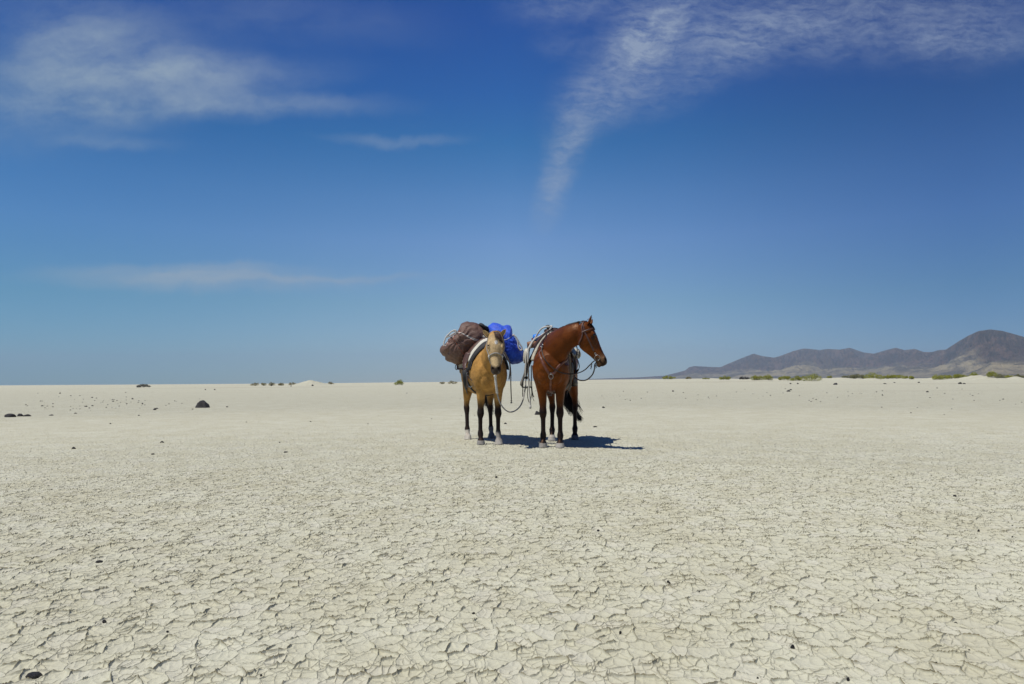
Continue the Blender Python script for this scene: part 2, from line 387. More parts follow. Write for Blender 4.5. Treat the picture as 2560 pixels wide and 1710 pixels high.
# ------------------------------------------------------------------ geometry helpers
def ZP(zx, zy): return 1080 + zx / 4.193, 770 + zy / 4.193      # enlarged-crop coordinates -> photograph pixels
def ZW(zx, zy, y): return W(*ZP(zx, zy), y)
def ZG(zx, zy): return G(*ZP(zx, zy))
def crom(pts, n=8, closed=False):
    P_ = [Vector(p) for p in pts]; m = len(P_); out_ = []
    if m == 2: return [P_[0].lerp(P_[1], k / n) for k in range(n + 1)]
    rng = range(m) if closed else range(m - 1)
    for i in rng:
        p0 = P_[(i - 1) % m] if closed else P_[max(i - 1, 0)]
        p1 = P_[i]; p2 = P_[(i + 1) % m]; p3 = P_[(i + 2) % m] if closed else P_[min(i + 2, m - 1)]
        for k in range(n):
            t_ = k / n
            out_.append(0.5 * ((2 * p1) + (p2 - p0) * t_ + (2 * p0 - 5 * p1 + 4 * p2 - p3) * t_ ** 2 + (3 * p1 - p0 - 3 * p2 + p3) * t_ ** 3))
    if not closed: out_.append(P_[-1].copy())
    return out_
class MB:
    def __init__(s): s.v = []; s.f = []
    def add(s, v, f):
        o = len(s.v); s.v += [Vector(q) for q in v]; s.f += [tuple(o + i for i in q) for q in f]; return o
    def loft(s, rings, cap=True, closed=False):
        """rings: list of equal-length point lists"""
        n = len(rings[0]); o = len(s.v)
        for r in rings: s.v += [Vector(p) for p in r]
        m = len(rings)
        for i in range(m if closed else m - 1):
            a = o + i * n; b_ = o + ((i + 1) % m) * n
            for k in range(n): s.f.append((a + k, a + (k + 1) % n, b_ + (k + 1) % n, b_ + k))
        if cap and not closed:
            for i, rev in ((0, True), (m - 1, False)):
                c = sum((Vector(p) for p in rings[i]), Vector()) / n; s.v.append(c); ci = len(s.v) - 1
                for k in range(n):
                    q = (o + i * n + k, o + i * n + (k + 1) % n, ci)
                    s.f.append(q[::-1] if rev else q)
    def tube(s, pts, r, n=8, closed=False):
        P_ = [Vector(p) for p in pts]; m = len(P_)
        rr = r if hasattr(r, '__len__') else [r] * m
        up = None; rings = []
        for i in range(m):
            tg = (P_[(i + 1) % m] - P_[i - 1]) if closed else (P_[min(i + 1, m - 1)] - P_[max(i - 1, 0)])
            tg = tg.normalized() if tg.length > 1e-9 else Vector((0, 0, 1))
            if up is None: up = tg.orthogonal().normalized()
            up = (up - tg * up.dot(tg)); up = up.normalized() if up.length > 1e-6 else tg.orthogonal().normalized()
            sd = tg.cross(up)
            rings.append([P_[i] + (up * math.cos(2 * PI * k / n) + sd * math.sin(2 * PI * k / n)) * rr[i] for k in range(n)])
        s.loft(rings, closed=closed)
    def ribbon(s, pts, nrm, w, th, closed=False):
        m = len(pts); rings = []
        ww = w if hasattr(w, '__len__') else [w] * m
        for i in range(m):
            p = Vector(pts[i]); n_ = Vector(nrm[i]).normalized()
            tg = (Vector(pts[(i + 1) % m]) - Vector(pts[i - 1])) if closed else (Vector(pts[min(i + 1, m - 1)]) - Vector(pts[max(i - 1, 0)]))
            if tg.length < 1e-9: tg = Vector((0, 0, 1))
            tg.normalize(); sd = tg.cross(n_)
            sd = sd.normalized() if sd.length > 1e-6 else tg.orthogonal().normalized()
            n_ = sd.cross(tg); h_ = ww[i] / 2
            rings.append([p + sd * h_ + n_ * th * .2, p + sd * h_ * .8 + n_ * th, p - sd * h_ * .8 + n_ * th, p - sd * h_ + n_ * th * .2, p - sd * h_ * .8, p + sd * h_ * .8])
        s.loft(rings, closed=closed)
    def ell(s, c, ax, n=14, m=9):
        c = Vector(c); A_, B_, D_ = (Vector(a) for a in ax); rings = []
        for i in range(1, m):
            th = PI * i / m
            rings.append([c + A_ * math.sin(th) * math.cos(2 * PI * k / n) + B_ * math.sin(th) * math.sin(2 * PI * k / n) + D_ * math.cos(th) for k in range(n)])
        s.loft(rings)
    def torus(s, c, nrm, R, r, n=20, k=6, sx=1.0):
        nrm = Vector(nrm).normalized(); a = nrm.orthogonal().normalized()
        if abs(nrm.z) < .9: a = (Vector((0, 0, 1)) - nrm * nrm.z).normalized()
        b_ = nrm.cross(a)
        s.tube([Vector(c) + a * math.cos(2 * PI * i / n) * R + b_ * math.sin(2 * PI * i / n) * R * sx for i in range(n)], r, k, closed=True)
    def box(s, c, ax):
        c = Vector(c); A_, B_, D_ = (Vector(a) for a in ax)
        v = [c + A_ * i + B_ * j + D_ * k for i in (-1, 1) for j in (-1, 1) for k in (-1, 1)]
        s.add(v, [(0, 1, 3, 2), (4, 6, 7, 5), (0, 4, 5, 1), (2, 3, 7, 6), (0, 2, 6, 4), (1, 5, 7, 3)])
    def build(s, name, mat, parent=None, smooth=True):
        return mesh_obj(name, s.v, s.f, mat, parent, smooth)
def rebase(o, loc):
    loc = Vector(loc); o.data.transform(Matrix.Translation(-loc)); o.location = loc; o.matrix_world = Matrix.Translation(loc)
    return o
def remesh(mb, voxel, smooth_it=5, factor=0.5):
    me = bpy.data.meshes.new('tmp'); me.from_pydata([tuple(v) for v in mb.v], [], mb.f)
    bm = bmesh.new(); bm.from_mesh(me); bmesh.ops.recalc_face_normals(bm, faces=bm.faces); bm.to_mesh(me); bm.free()
    o = bpy.data.objects.new('tmp', me); C.objects.link(o)
    r = o.modifiers.new('r', 'REMESH'); r.mode = 'VOXEL'; r.voxel_size = voxel; r.adaptivity = 0
    s_ = o.modifiers.new('s', 'SMOOTH'); s_.iterations = smooth_it; s_.factor = factor
    dg = bpy.context.evaluated_depsgraph_get(); dg.update()
    res = bpy.data.meshes.new_from_object(o.evaluated_get(dg))
    bpy.data.objects.remove(o)
    return res
def mesh_np(me):
    v = np.empty(len(me.vertices) * 3, np.float32); me.vertices.foreach_get('co', v); return v.reshape(-1, 3).astype(float)
def seg_dist(v, a, b_):
    a = np.array(a); b_ = np.array(b_); ab = b_ - a
    t_ = np.clip(((v - a) @ ab) / (ab @ ab), 0, 1)
    return np.linalg.norm(v - (a + t_[:, None] * ab), axis=1), t_

# ------------------------------------------------------------------ materials for animals and tack
def coat_material(name, rough, sheen, nscale=9.0):
    m, t, b, out = nmat(name)
    base = t.new('ShaderNodeAttribute', attribute_name='coat').outputs['Color']
    tcx = t.new('ShaderNodeTexCoord').outputs['Object']
    n1 = t.noise(tcx, nscale, 5, 0.6); n2 = t.noise(t.vm('MULTIPLY', tcx, (1, 1, 0.25)), 160.0, 4, 0.6)
    c = t.mixc(1.0, base, t.ramp(n1, [(0.3, 0.62), (0.7, 1.25)]), 'MULTIPLY')
    c = t.mixc(1.0, c, t.ramp(n2, [(0.3, 0.66), (0.7, 1.25)]), 'MULTIPLY')
    t.put(b.inputs['Base Color'], c)
    t.put(b.inputs['Roughness'], t.smooth(n1, 0.3, 0.7, rough - .04, rough + .22))
    b.inputs['Specular IOR Level'].default_value = 0.30; b.inputs['Specular Tint'].default_value = (1.0, .55, .30, 1)
    b.inputs['Sheen Weight'].default_value = sheen; b.inputs['Sheen Roughness'].default_value = 0.4
    hgt = t.m('ADD', t.m('MULTIPLY', n2, 0.4), t.noise(tcx, 34.0, 3, 0.5))
    bp = t.new('ShaderNodeBump', ins={'Height': hgt, 'Strength': 0.45, 'Distance': 0.008}); t.l.new(bp.outputs[0], b.inputs['Normal'])
    return m
def noisy(name, c1, c2, scale, rough, bump=0.3, bscale=None, bdist=0.004, spec=0.5, sheen=0.0, stretch=(1, 1, 1)):
    m, t, b, out = nmat(name)
    tcx = t.vm('MULTIPLY', t.new('ShaderNodeTexCoord').outputs['Object'], stretch)
    n1 = t.noise(tcx, scale, 5, 0.62)
    t.put(b.inputs['Base Color'], t.mixc(t.smooth(n1, 0.3, 0.7), (*c1, 1), (*c2, 1)))
    b.inputs['Roughness'].default_value = rough; b.inputs['Specular IOR Level'].default_value = spec
    b.inputs['Sheen Weight'].default_value = sheen
    bp = t.new('ShaderNodeBump', ins={'Height': t.noise(tcx, bscale or scale * 4, 4, 0.6), 'Strength': bump, 'Distance': bdist}); t.l.new(bp.outputs[0], b.inputs['Normal'])
    return m
def rope_material(name, c1, c2):
    m, t, b, out = nmat(name)
    tcx = t.new('ShaderNodeTexCoord').outputs['Object']
    wv = t.new('ShaderNodeTexWave', wave_type='BANDS', bands_direction='DIAGONAL', ins={'Vector': tcx, 'Scale': 55.0, 'Distortion': 1.0, 'Detail': 1.0}).outputs['Fac']
    t.put(b.inputs['Base Color'], t.mixc(t.smooth(wv, 0.2, 0.7), (*c1, 1), (*c2, 1))); b.inputs['Roughness'].default_value = 0.85
    bp = t.new('ShaderNodeBump', ins={'Height': wv, 'Strength': 0.6, 'Distance': 0.004}); t.l.new(bp.outputs[0], b.inputs['Normal'])
    return m
M = {
 'buck': coat_material('buckskin_coat', 0.62, 0.0), 'bay': coat_material('bay_coat', 0.42, 0.0, 6.0),
 'hair': noisy('black_horse_hair', (0.008, 0.007, 0.007), (0.03, 0.024, 0.02), 30, 0.45, spec=0.4),
 'brownhair': noisy('dark_brown_forelock_hair', (0.022, 0.009, 0.005), (0.075, 0.03, 0.014), 40, 0.5, spec=0.4),
 'eye': material('dark_glossy_eye', (0.006, 0.004, 0.003), 0.06),
 'leather': noisy('worn_brown_leather', (0.05, 0.021, 0.015), (0.105, 0.045, 0.03), 25, 0.5),
 'redleather': noisy('oiled_chestnut_leather', (0.095, 0.03, 0.018), (0.17, 0.06, 0.035), 25, 0.42),
 'dark': noisy('dark_oiled_leather', (0.012, 0.009, 0.008), (0.035, 0.022, 0.017), 20, 0.45),
 'black': noisy('black_nylon_webbing', (0.008, 0.008, 0.009), (0.022, 0.022, 0.024), 60, 0.7),
 'greyleather': noisy('sun_bleached_grey_leather', (0.09, 0.085, 0.075), (0.19, 0.175, 0.15), 18, 0.7),
 'steel': material('dulled_steel_fitting', (0.36, 0.36, 0.36), 0.35, Metallic=1.0),
 'rope': rope_material('soft_white_cotton_rope', (0.50, 0.48, 0.43), (0.74, 0.72, 0.66)),
 'greyrope': rope_material('grey_braided_lead_rope', (0.27, 0.26, 0.24), (0.46, 0.44, 0.41)),
 'orange': material('orange_twine', (0.75, 0.13, 0.03), 0.6),
 'fleece': noisy('cream_wool_fleece', (0.42, 0.38, 0.29), (0.66, 0.62, 0.50), 26, 0.95, 0.9, 90, 0.012, 0.1, 0.3),
 'canvas': noisy('cream_canvas', (0.50, 0.47, 0.37), (0.68, 0.65, 0.55), 9, 0.85, 0.5, 22, 0.02, 0.2),
 'bluecloth': material('sky_blue_nylon_sheet', (0.02, 0.22, 0.72), 0.5), 'redcloth': material('dark_red_blanket', (0.13, 0.01, 0.012), 0.8),
 'tan': noisy('tan_rolled_leather', (0.16, 0.07, 0.03), (0.30, 0.14, 0.06), 14, 0.5),
}

# ------------------------------------------------------------------ horses
class Horse: pass
def ring(c, X_, Zt, Zb, n=26, e=0.9, narrow=0.0):
    """egg ring: X_ half-width vector, Zt / Zb vectors to the top and the bottom"""
    out_ = []
    for k in range(n):
        a = 2 * PI * k / n; ca, sa = math.cos(a), math.sin(a)
        x = math.copysign(abs(ca) ** e, ca); z = math.copysign(abs(sa) ** e, sa)
        if z > 0: x *= 1 - narrow * z * z
        out_.append(c + X_ * x + (Zt * z if z >= 0 else Zb * (-z)))
    return out_
def make_horse(front, hind, bx, neck, poll, muzzle, face_hint, hs, ears, torso_k=1.0, vox=0.0085, wk=1.0, hw_k=1.0):
    """front, hind: (image-left, image-right) foot points; bx: hind centre of the trunk; neck: [(point, lateral r, vertical r)]"""
    H = Horse(); mb = MB()
    O = (front[0] + front[1]) / 2; O.z = 0; B_ = Vector(bx); B_.z = 0
    b = (B_ - O).normalized(); l = Vector((b.y, -b.x, 0)); H.O, H.b, H.l = O, b, l
    up = Vector((0, 0, 1)); k = torso_k
    H.pt = lambda s, lat, z: O + b * s + l * lat + up * z
    H.k = k
    T = [(-.235, 1.13, 1.02, .09), (-.20, 1.24, .93, .16), (-.12, 1.33, .83, .215), (0, 1.42, .76, .245), (.14, 1.51, .73, .255), (.28, 1.555, .73, .262),
         (.42, 1.53, .72, .285), (.58, 1.48, .71, .305), (.76, 1.455, .72, .315), (.94, 1.475, .78, .30), (1.08, 1.50, .84, .285), (1.22, 1.485, .89, .275),
         (1.36, 1.42, .95, .245), (1.47, 1.31, 1.02, .19), (1.54, 1.20, 1.08, .10)]
    rings = []
    for s_, zt, zb, hw in T:
        zc = (zt * .42 + zb * .58); nar = float(np.interp(s_, [-.1, .05, .35, .6], [.2, .52, .52, .2])); hw = hw * wk
        rings.append(ring(H.pt(s_ * k, 0, zc * k), l * hw * k, up * (zt - zc) * k, up * (zb - zc) * k, 30, .92, nar))
    mb.loft(rings)
    # pectoral and shoulder masses, haunches
    for sg in (-1, 1):
        mb.ell(H.pt(-.150 * k, sg * .085 * k, .96 * k), (l * .080 * k, b * .08 * k, up * .12 * k))
        mb.ell(H.pt(.02 * k, sg * .158 * k * wk, 1.04 * k), (l * .088 * k, b * .16 * k, up * .24 * k))
        mb.ell(H.pt(1.24 * k, sg * .155 * k * wk, 1.17 * k), (l * .140 * k, b * .22 * k, up * .28 * k))
    H.feet = list(front) + list(hind)
    FL = [(1.10, .17, .00, .085, .15), (.94, .155, .02, .088, .125), (.84, .135, .025, .078, .098), (.74, .122, .015, .066, .078), (.64, .115, .01, .056, .064), (.54, .112, .008, .046, .050),
          (.49, .112, .0, .052, .054), (.455, .112, -.006, .054, .056), (.42, .112, .0, .046, .050), (.385, .112, .008, .034, .042), (.29, .112, .010, .031, .040), (.21, .112, .010, .032, .040),
          (.165, .112, .006, .044, .048), (.135, .112, -.004, .042, .045), (.10, .112, -.022, .034, .038), (.078, .112, -.035, .042, .048), (.066, .112, -.040, .053, .058), (.03, .112, -.048, .060, .066), (.0, .112, -.055, .067, .072)]
    HL = [(1.22, .16, 1.22, .11, .20), (1.05, .175, 1.16, .112, .19), (.92, .17, 1.12, .100, .15), (.80, .16, 1.15, .084, .115), (.70, .155, 1.20, .066, .085), (.61, .15, 1.25, .048, .064), (.55, .148, 1.275, .043, .060),
          (.50, .146, 1.27, .050, .062), (.45, .145, 1.25, .042, .052), (.40, .145, 1.235, .034, .044), (.30, .145, 1.215, .031, .038), (.21, .145, 1.20, .032, .039), (.165, .145, 1.19, .045, .048), (.135, .145, 1.18, .042, .045),
          (.10, .145, 1.155, .034, .038), (.078, .145, 1.14, .042, .046), (.066, .145, 1.135, .052, .056), (.03, .145, 1.125, .058, .063), (.0, .145, 1.12, .065, .069)]
    for i, (foot, ST) in enumerate(((front[0], FL), (front[1], FL), (hind[0], HL), (hind[1], HL))):
        sg = -1 if i % 2 == 0 else 1
        base = H.pt(ST[-1][2] * k, sg * ST[-1][1] * k, 0); dlt = foot - base; dlt.z = 0
        zt = ST[0][0]; rings = []
        for z, lat, s_, rl, rs in ST:
            f = min(1.0, max(0.0, (zt - .12 - z) / (zt - .12 - .35))) if i < 2 else min(1.0, max(0.0, (zt - .1 - z) / (zt - .1 - .5)))
            f = f * f * (3 - 2 * f)
            c = H.pt(s_ * k, sg * lat * k, z * k) + dlt * f
            rings.append([c + l * math.cos(2 * PI * q / 18) * rl * k + b * math.sin(2 * PI * q / 18) * rs * k for q in range(18)])
        mb.loft(rings[::-1])
    # neck
    NP = [Vector(p) for p, _, _ in neck]; rings = []
    path = crom(NP, 5); rl = np.interp(np.linspace(0, len(neck) - 1, len(path)), range(len(neck)), [q[1] for q in neck]); rv = np.interp(np.linspace(0, len(neck) - 1, len(path)), range(len(neck)), [q[2] for q in neck])
    # head frame
    A = (muzzle - poll).normalized(); N = (face_hint - A * face_hint.dot(A)).normalized(); Lh = A.cross(N).normalized()
    if Lh.dot(l) < 0 and abs(Lh.dot(l)) > .5: Lh = -Lh
    H.poll, H.A, H.N, H.Lh, H.hs = poll, A, N, Lh, hs
    H.hp = lambda t_, n_, lat=0.0: poll + (A * t_ + N * n_ + Lh * lat) * hs
    endv = N
    for i, p in enumerate(path):
        tg = (path[min(i + 1, len(path) - 1)] - path[max(i - 1, 0)]).normalized()
        f = i / (len(path) - 1)
        vv = (up - tg * up.dot(tg)).normalized()
        sd = tg.cross(vv).normalized()
        rings.append(ring(p, sd * rl[i], vv * rv[i] * 1.02, -vv * rv[i], 24, .95, 0.35))
    mb.loft(rings)
    HS = [(-.035, .015, -.085, .050), (-.01, .035, -.11, .072), (.03, .050, -.135, .088), (.08, .058, -.170, .097), (.13, .060, -.200, .103), (.18, .056, -.215, .106), (.23, .048, -.220, .099),
          (.28, .038, -.207, .086), (.34, .026, -.180, .073), (.40, .018, -.156, .065), (.45, .014, -.140, .061), (.50, .014, -.130, .064), (.54, .008, -.122, .062), (.57, -.006, -.108, .053), (.59, -.028, -.085, .036)]
    rings = []
    for t_, d0, v0, hw in HS:
        c0 = (d0 * .5 + v0 * .5)
        rings.append(ring(H.hp(t_, c0), Lh * hw * hs * hw_k, N * (d0 - c0) * hs, N * (v0 - c0) * hs, 24, .82, 0.10 if t_ < .3 else .22))
    mb.loft(rings)
    for sg in (-1, 1):
        mb.ell(H.hp(.180, .022, sg * .083 * hw_k), (Lh * .017 * hs, A * .060 * hs, N * .022 * hs))       # brow
        mb.ell(H.hp(.20, -.125, sg * .062 * hw_k), (Lh * .040 * hs, A * .095 * hs, N * .085 * hs))       # jowl
        mb.ell(H.hp(.515, -.022, sg * .043), (Lh * .024 * hs, A * .036 * hs, N * .030 * hs))      # nostril
    mb.ell(H.hp(.545, -.120), (Lh * .038 * hs, A * .036 * hs, N * .026 * hs))                     # chin
    mb.ell(H.hp(.02, -.02), (Lh * .07 * hs, A * .07 * hs, N * .06 * hs))
    me = remesh(mb, vox, 5, .5)
    v = mesh_np(me)
    # nostril hollows and eye sockets, mouth crease
    def dent(c, r, d, dirn):
        nonlocal v
        dd = np.linalg.norm(v - np.array(c), axis=1); v = v + np.array(dirn)[None, :] * (-d * np.exp(-(dd / r) ** 2))[:, None]
    for sg in (-1, 1):
        dent(H.hp(.528, .0, sg * .048), .015 * hs, .028 * hs, (N * .6 + Lh * sg * .8))
        dent(H.hp(.195, .004, sg * .105 * hw_k), .020 * hs, .010 * hs, Lh * sg)
        q1 = H.hp(.575, -.068, sg * .050); q2 = H.hp(.47, -.086, sg * .064)
        dd, _ = seg_dist(v, q1, q2); v = v + np.array(Lh * sg)[None, :] * (-.010 * np.exp(-(dd / .009) ** 2))[:, None]
    me.vertices.foreach_set('co', v.astype(np.float32).ravel()); me.update()
    H.me = me; H.v = v
    H.bvh = BVHTree.FromPolygons([Vector(p) for p in v], [tuple(p.vertices) for p in me.polygons])
    # ears: cupped shells joined to the body mesh
    em = MB(); H.earc = []
    for base, tip, opening, wd in ears:
        ax = (tip - base); L = ax.length; ax = ax.normalized()
        op = (opening - ax * opening.dot(ax)).normalized(); sd = ax.cross(op).normalized()
        outer = []; inner = []
        K = 14; nU = 12
        for i in range(nU + 1):
            u_ = i / nU
            w_ = wd * (0.62 + 0.9 * u_ - 0.15 * u_ ** 2) * (1 - u_ ** 2.2) ** 0.75 + 0.0015
            gap = math.radians(200 if u_ < .12 else 200 - 50 * u_) / 2
            c = base + ax * L * (u_ * 1.0 - .12) + op * (0.018 * math.sin(u_ * PI) - .03 * u_ * u_ * 0)
            ro = []; ri = []
            for q in range(K + 1):
                a = PI - gap * (1 - 2 * q / K)      # arc round the back
                dvec = op * math.cos(a) * .8 + sd * math.sin(a)
                ro.append(c + dvec * w_); ri.append(c + dvec * max(w_ - .006, .0006))
            outer.append(ro); inner.append(ri)
        rings = [o_ + i_[::-1] for o_, i_ in zip(outer, inner)]
        em.loft(rings)
        H.earc.append((base, tip, op))
    bm = bmesh.new(); bm.from_mesh(me); off = len(bm.verts)
    vs = [bm.verts.new(p) for p in em.v]
    for f in em.f:
        try: bm.faces.new([vs[i] for i in f])
        except ValueError: pass
    bmesh.ops.recalc_face_normals(bm, faces=bm.faces)
    bm.to_mesh(me); bm.free(); me.polygons.foreach_set('use_smooth', [True] * len(me.polygons))
    H.v = mesh_np(me); H.nbody = off
    return H
def near(H, p, off=0.004):
    q, n_, i_, d_ = H.bvh.find_nearest(Vector(p)); return q + n_ * off, n_
def surf(H, zx, zy, off=0.004):
    d = px_dir(*ZP(zx, zy)); q, n_, i_, ds = H.bvh.ray_cast(CAM, d)
    if q is None: return None
    return q + n_ * off
def strap_on(H, pts, w, th=.004, off=.003, mb=None, n=8, closed=False):
    """a flat strap whose every sample lies on the animal's skin"""
    own = mb is None; mb = mb or MB(); P_ = []; Nn = []
    for p in crom(pts, n, closed):
        q, nn = near(H, p, off); P_.append(q); Nn.append(nn)
    for _ in range(2):
        Nn = [(Nn[max(i - 1, 0)] + Nn[i] + Nn[min(i + 1, len(Nn) - 1)]).normalized() for i in range(len(Nn))]
    mb.ribbon(P_, Nn, w, th, closed); return mb
def drape(H, s_of, phis, off, th, ns=10, mb=None, zc=1.15, wave=0.0, hole=None):
    """a thick sheet laid over the trunk; s_of(phi) -> (s0, s1); phi 0 is the spine, + image right"""
    mb = mb or MB(); outer = []; inner = []
    for i, ph in enumerate(phis):
        s0, s1 = s_of(ph); ro = []; ri = []
        for j in range(ns + 1):
            s_ = s0 + (s1 - s0) * j / ns
            c = H.pt(s_ * H.k, 0, zc * H.k); d = H.l * math.sin(ph) + Vector((0, 0, 1)) * math.cos(ph)
            q, n_, _, ds = H.bvh.ray_cast(c + d * 0.9, -d)
            if q is None or (q - c).dot(d) < .1: q = c + d * .28
            ww = wave * math.sin(s_ * 40 + ph * 7) if wave else 0
            edge = 1.0 if 0 < j < ns else .35
            ro.append(q + d * (off + th * edge + ww)); ri.append(q + d * off)
        outer.append(ro); inner.append(ri)
    # smooth along phi to bridge hollows
    for _ in range(2):
        for S in (outer, inner):
            T_ = [[p.copy() for p in r] for r in S]
            for i in range(1, len(S) - 1):
                for j in range(len(S[0])): S[i][j] = (T_[i - 1][j] + T_[i][j] * 2 + T_[i + 1][j]) / 4
    mb.loft([o_ + i_[::-1] for o_, i_ in zip(outer, inner)]); return mb
def set_coat(me, cols):
    a = me.color_attributes.new('coat', 'FLOAT_COLOR', 'POINT')
    a.data.foreach_set('color', np.concatenate([cols, np.ones((len(cols), 1))], 1).astype(np.float32).ravel())
def mixn(a, b_, f): return a * (1 - f[:, None]) + np.array(b_)[None, :] * f[:, None]
def wob(v, sc, seed=0): return fbm(v[:, 0] * sc + 5 + v[:, 1] * sc * .7, v[:, 2] * sc + v[:, 1] * sc * .6, 101 + seed, 4)
def hair(strands, r0, mat, name, parent, n=4, seed=1):
    """strands: list of point lists; each becomes a thin tapered lock"""
    mb = MB()
    for P_ in strands:
        m = len(P_); mb.tube(P_, [r0 * (1 - .85 * (i / (m - 1)) ** 1.5) + .0004 for i in range(m)], n)
    return mb.build(name, mat, parent)
rng = random.Random(7)
UP = Vector((0, 0, 1))
# ================================================================= buckskin pack horse
bf = [ZG(514, 1432), ZG(702, 1430)]; bh = [ZG(376, 1376), ZG(625, 1364)]
K1 = 0.955
oy = (bf[0].y + bf[1].y) / 2
pollB = ZW(664, 268, oy - .62); muzB = ZW(668, 672, oy - .80)
Ofr = (bf[0] + bf[1]) / 2
neckB = [(ZW(600, 640, oy + .16), .20, .27), (ZW(622, 560, oy - .06), .165, .235), (ZW(642, 450, oy - .30), .125, .185), (ZW(655, 365, oy - .50), .100, .150), (ZW(662, 320, oy - .60), .082, .115)]
earsB = [(ZW(597, 296, oy - .60), ZW(524, 226, oy - .62), Vector((-.25, -1, .1)), .034), (ZW(716, 294, oy - .60), ZW(781, 213, oy - .62), Vector((.25, -1, .1)), .034)]
HB_ = make_horse(bf, bh, (-.54, oy + 1.15, 0), neckB, pollB, muzB, Vector((0, -1, .15)), .940, earsB, K1, wk=1.09, hw_k=1.16)
v = HB_.v; z = v[:, 2]
gold = np.array((.40, .215, .058)); col = np.tile(gold, (len(v), 1))
wv_ = wob(v, 5)
col = mixn(col, (.48, .275, .090), np.clip(.5 + wv_, 0, 1) * .6)
s_l = (v - np.array(HB_.O)) @ np.array(HB_.b); lat_l = (v - np.array(HB_.O)) @ np.array(HB_.l)
legs = 1 - smoothstep(.50, .68, z + wv_ * .06); col = mixn(col, (.013, .013, .015), legs)
# head paler, dark muzzle
ht_ = ((v - np.array(HB_.poll)) @ np.array(HB_.A)) / HB_.hs; hn_ = ((v - np.array(HB_.poll)) @ np.array(HB_.N)) / HB_.hs; hl_ = ((v - np.array(HB_.poll)) @ np.array(HB_.Lh)) / HB_.hs
inhead = (np.abs(hl_) < .15) & (ht_ > -.2) & (ht_ < .7) & (hn_ > -.24) & (hn_ < .2) & (z > .8)
face = inhead * smoothstep(-.02, .08, ht_) * smoothstep(-.16, -.02, hn_)
col = mixn(col, (.60, .45, .25), face * .85)
col = mixn(col, (.58, .44, .24), inhead * smoothstep(.36, .46, ht_) * smoothstep(-.06, 0, hn_) * .6)
col = mixn(col, (.46, .31, .15), inhead * smoothstep(.24, .30, ht_ + wv_ * .05) * (1 - smoothstep(.34, .38, ht_)) * .5)
mz = inhead * smoothstep(.475, .525, ht_ + .45 * np.abs(hl_) - .6 * np.minimum(hn_ + .0, .03) + wv_ * .012); col = mixn(col, (.020, .019, .021), mz * .95)
col = mixn(col, (.20, .185, .175), inhead * smoothstep(.555, .575, ht_) * smoothstep(.02, .045, np.abs(hl_)) * .5)
dst = np.sqrt(((ht_ - .155) / 1.0) ** 2 + ((hl_ - .012) / .75) ** 2); col = mixn(col, (.80, .78, .74), inhead * (hn_ > -.02) * (1 - smoothstep(.018, .034, dst + wv_ * .012)))
for sg in (-1, 1):
    de = np.linalg.norm(v - np.array(HB_.hp(.203, -.002, sg * .112)), axis=1); col = mixn(col, (.020, .014, .010), 1 - smoothstep(.020, .036, de))
    dn = np.linalg.norm(v - np.array(HB_.hp(.528, .002, sg * .046)), axis=1); col = mixn(col, (.004, .004, .004), 1 - smoothstep(.017, .026, dn))
ear = np.arange(len(v)) >= HB_.nbody; col = mixn(col, (.50, .37, .19), ear * .8)
for bs, tp, op in HB_.earc:
    dt_, tt_ = seg_dist(v, bs, tp); col = mixn(col, (.03, .022, .018), ear * (dt_ < .08) * smoothstep(.86, 1.0, tt_))
# dusty pale hooves, white socks on the near fore and off hind
for i, ft in enumerate(HB_.feet):
    near_ = (np.hypot(v[:, 0] - ft.x, v[:, 1] - ft.y) < .17)
    hoof = near_ * (1 - smoothstep(.056, .062, z)); col = mixn(col, ((.34, .33, .31), (.36, .33, .29), (.42, .38, .31), (.17, .175, .18))[i], hoof)
    if i == 1: col = mixn(col, (.40, .38, .34), near_ * (1 - smoothstep(.10, .19, z + wv_ * .10)) * .8)
    if i == 2: col = mixn(col, (.62, .58, .50), near_ * (1 - smoothstep(.135, .15, z + wv_ * .03)))
    if i == 3: col = mixn(col, (.16, .165, .175), near_ * (1 - smoothstep(.17, .18, z + wv_ * .03)))
set_coat(HB_.me, col)
HB_.me.materials.clear(); HB_.me.materials.append(M['buck'])
ob = bpy.data.objects.new('horse', HB_.me); C.objects.link(ob); rebase(ob, HB_.O)
tag(ob, 'buckskin pack horse with black legs facing the camera, head lowered between its loads', 'horse')
def eyes(H, parent, r=.0175):
    for sg in (-1, 1):
        p, n_ = near(H, H.hp(.198, .008, sg * .16), -.0115)
        mb = MB(); mb.ell(p, (H.A * r * 1.15 * H.hs, H.N * r * .95 * H.hs, H.Lh * r * .9 * H.hs), 14, 10); mb.build('eye', M['eye'], parent)
eyes(HB_, ob)
# forelock: swept from the poll over the off side of the forehead
st = []
for k in range(230):
    a = rng.random(); x0 = (a - .30) * .085
    base, _ = near(HB_, HB_.hp(-.02 + rng.uniform(-.01, .015), .06, x0), .004)
    ln = rng.uniform(.5, 1.0) * (1 if rng.random() < .85 else .55); dl = (.040 + .060 * rng.random()) * (1 if rng.random() < .9 else -.1); ln = ln if a > .35 else ln * .62
    P_ = [base]
    for q in range(1, 7):
        f = q / 6 * ln
        pp, nn = near(HB_, HB_.hp(-.02 + .20 * f, .07, x0 + dl * f ** .8 + rng.uniform(-.003, .003)), .006 + .008 * math.sin(f * PI) + rng.random() * .005); P_.append(pp)
    st.append(P_)
hair(st, .0028, M['brownhair'], 'forelock', ob)
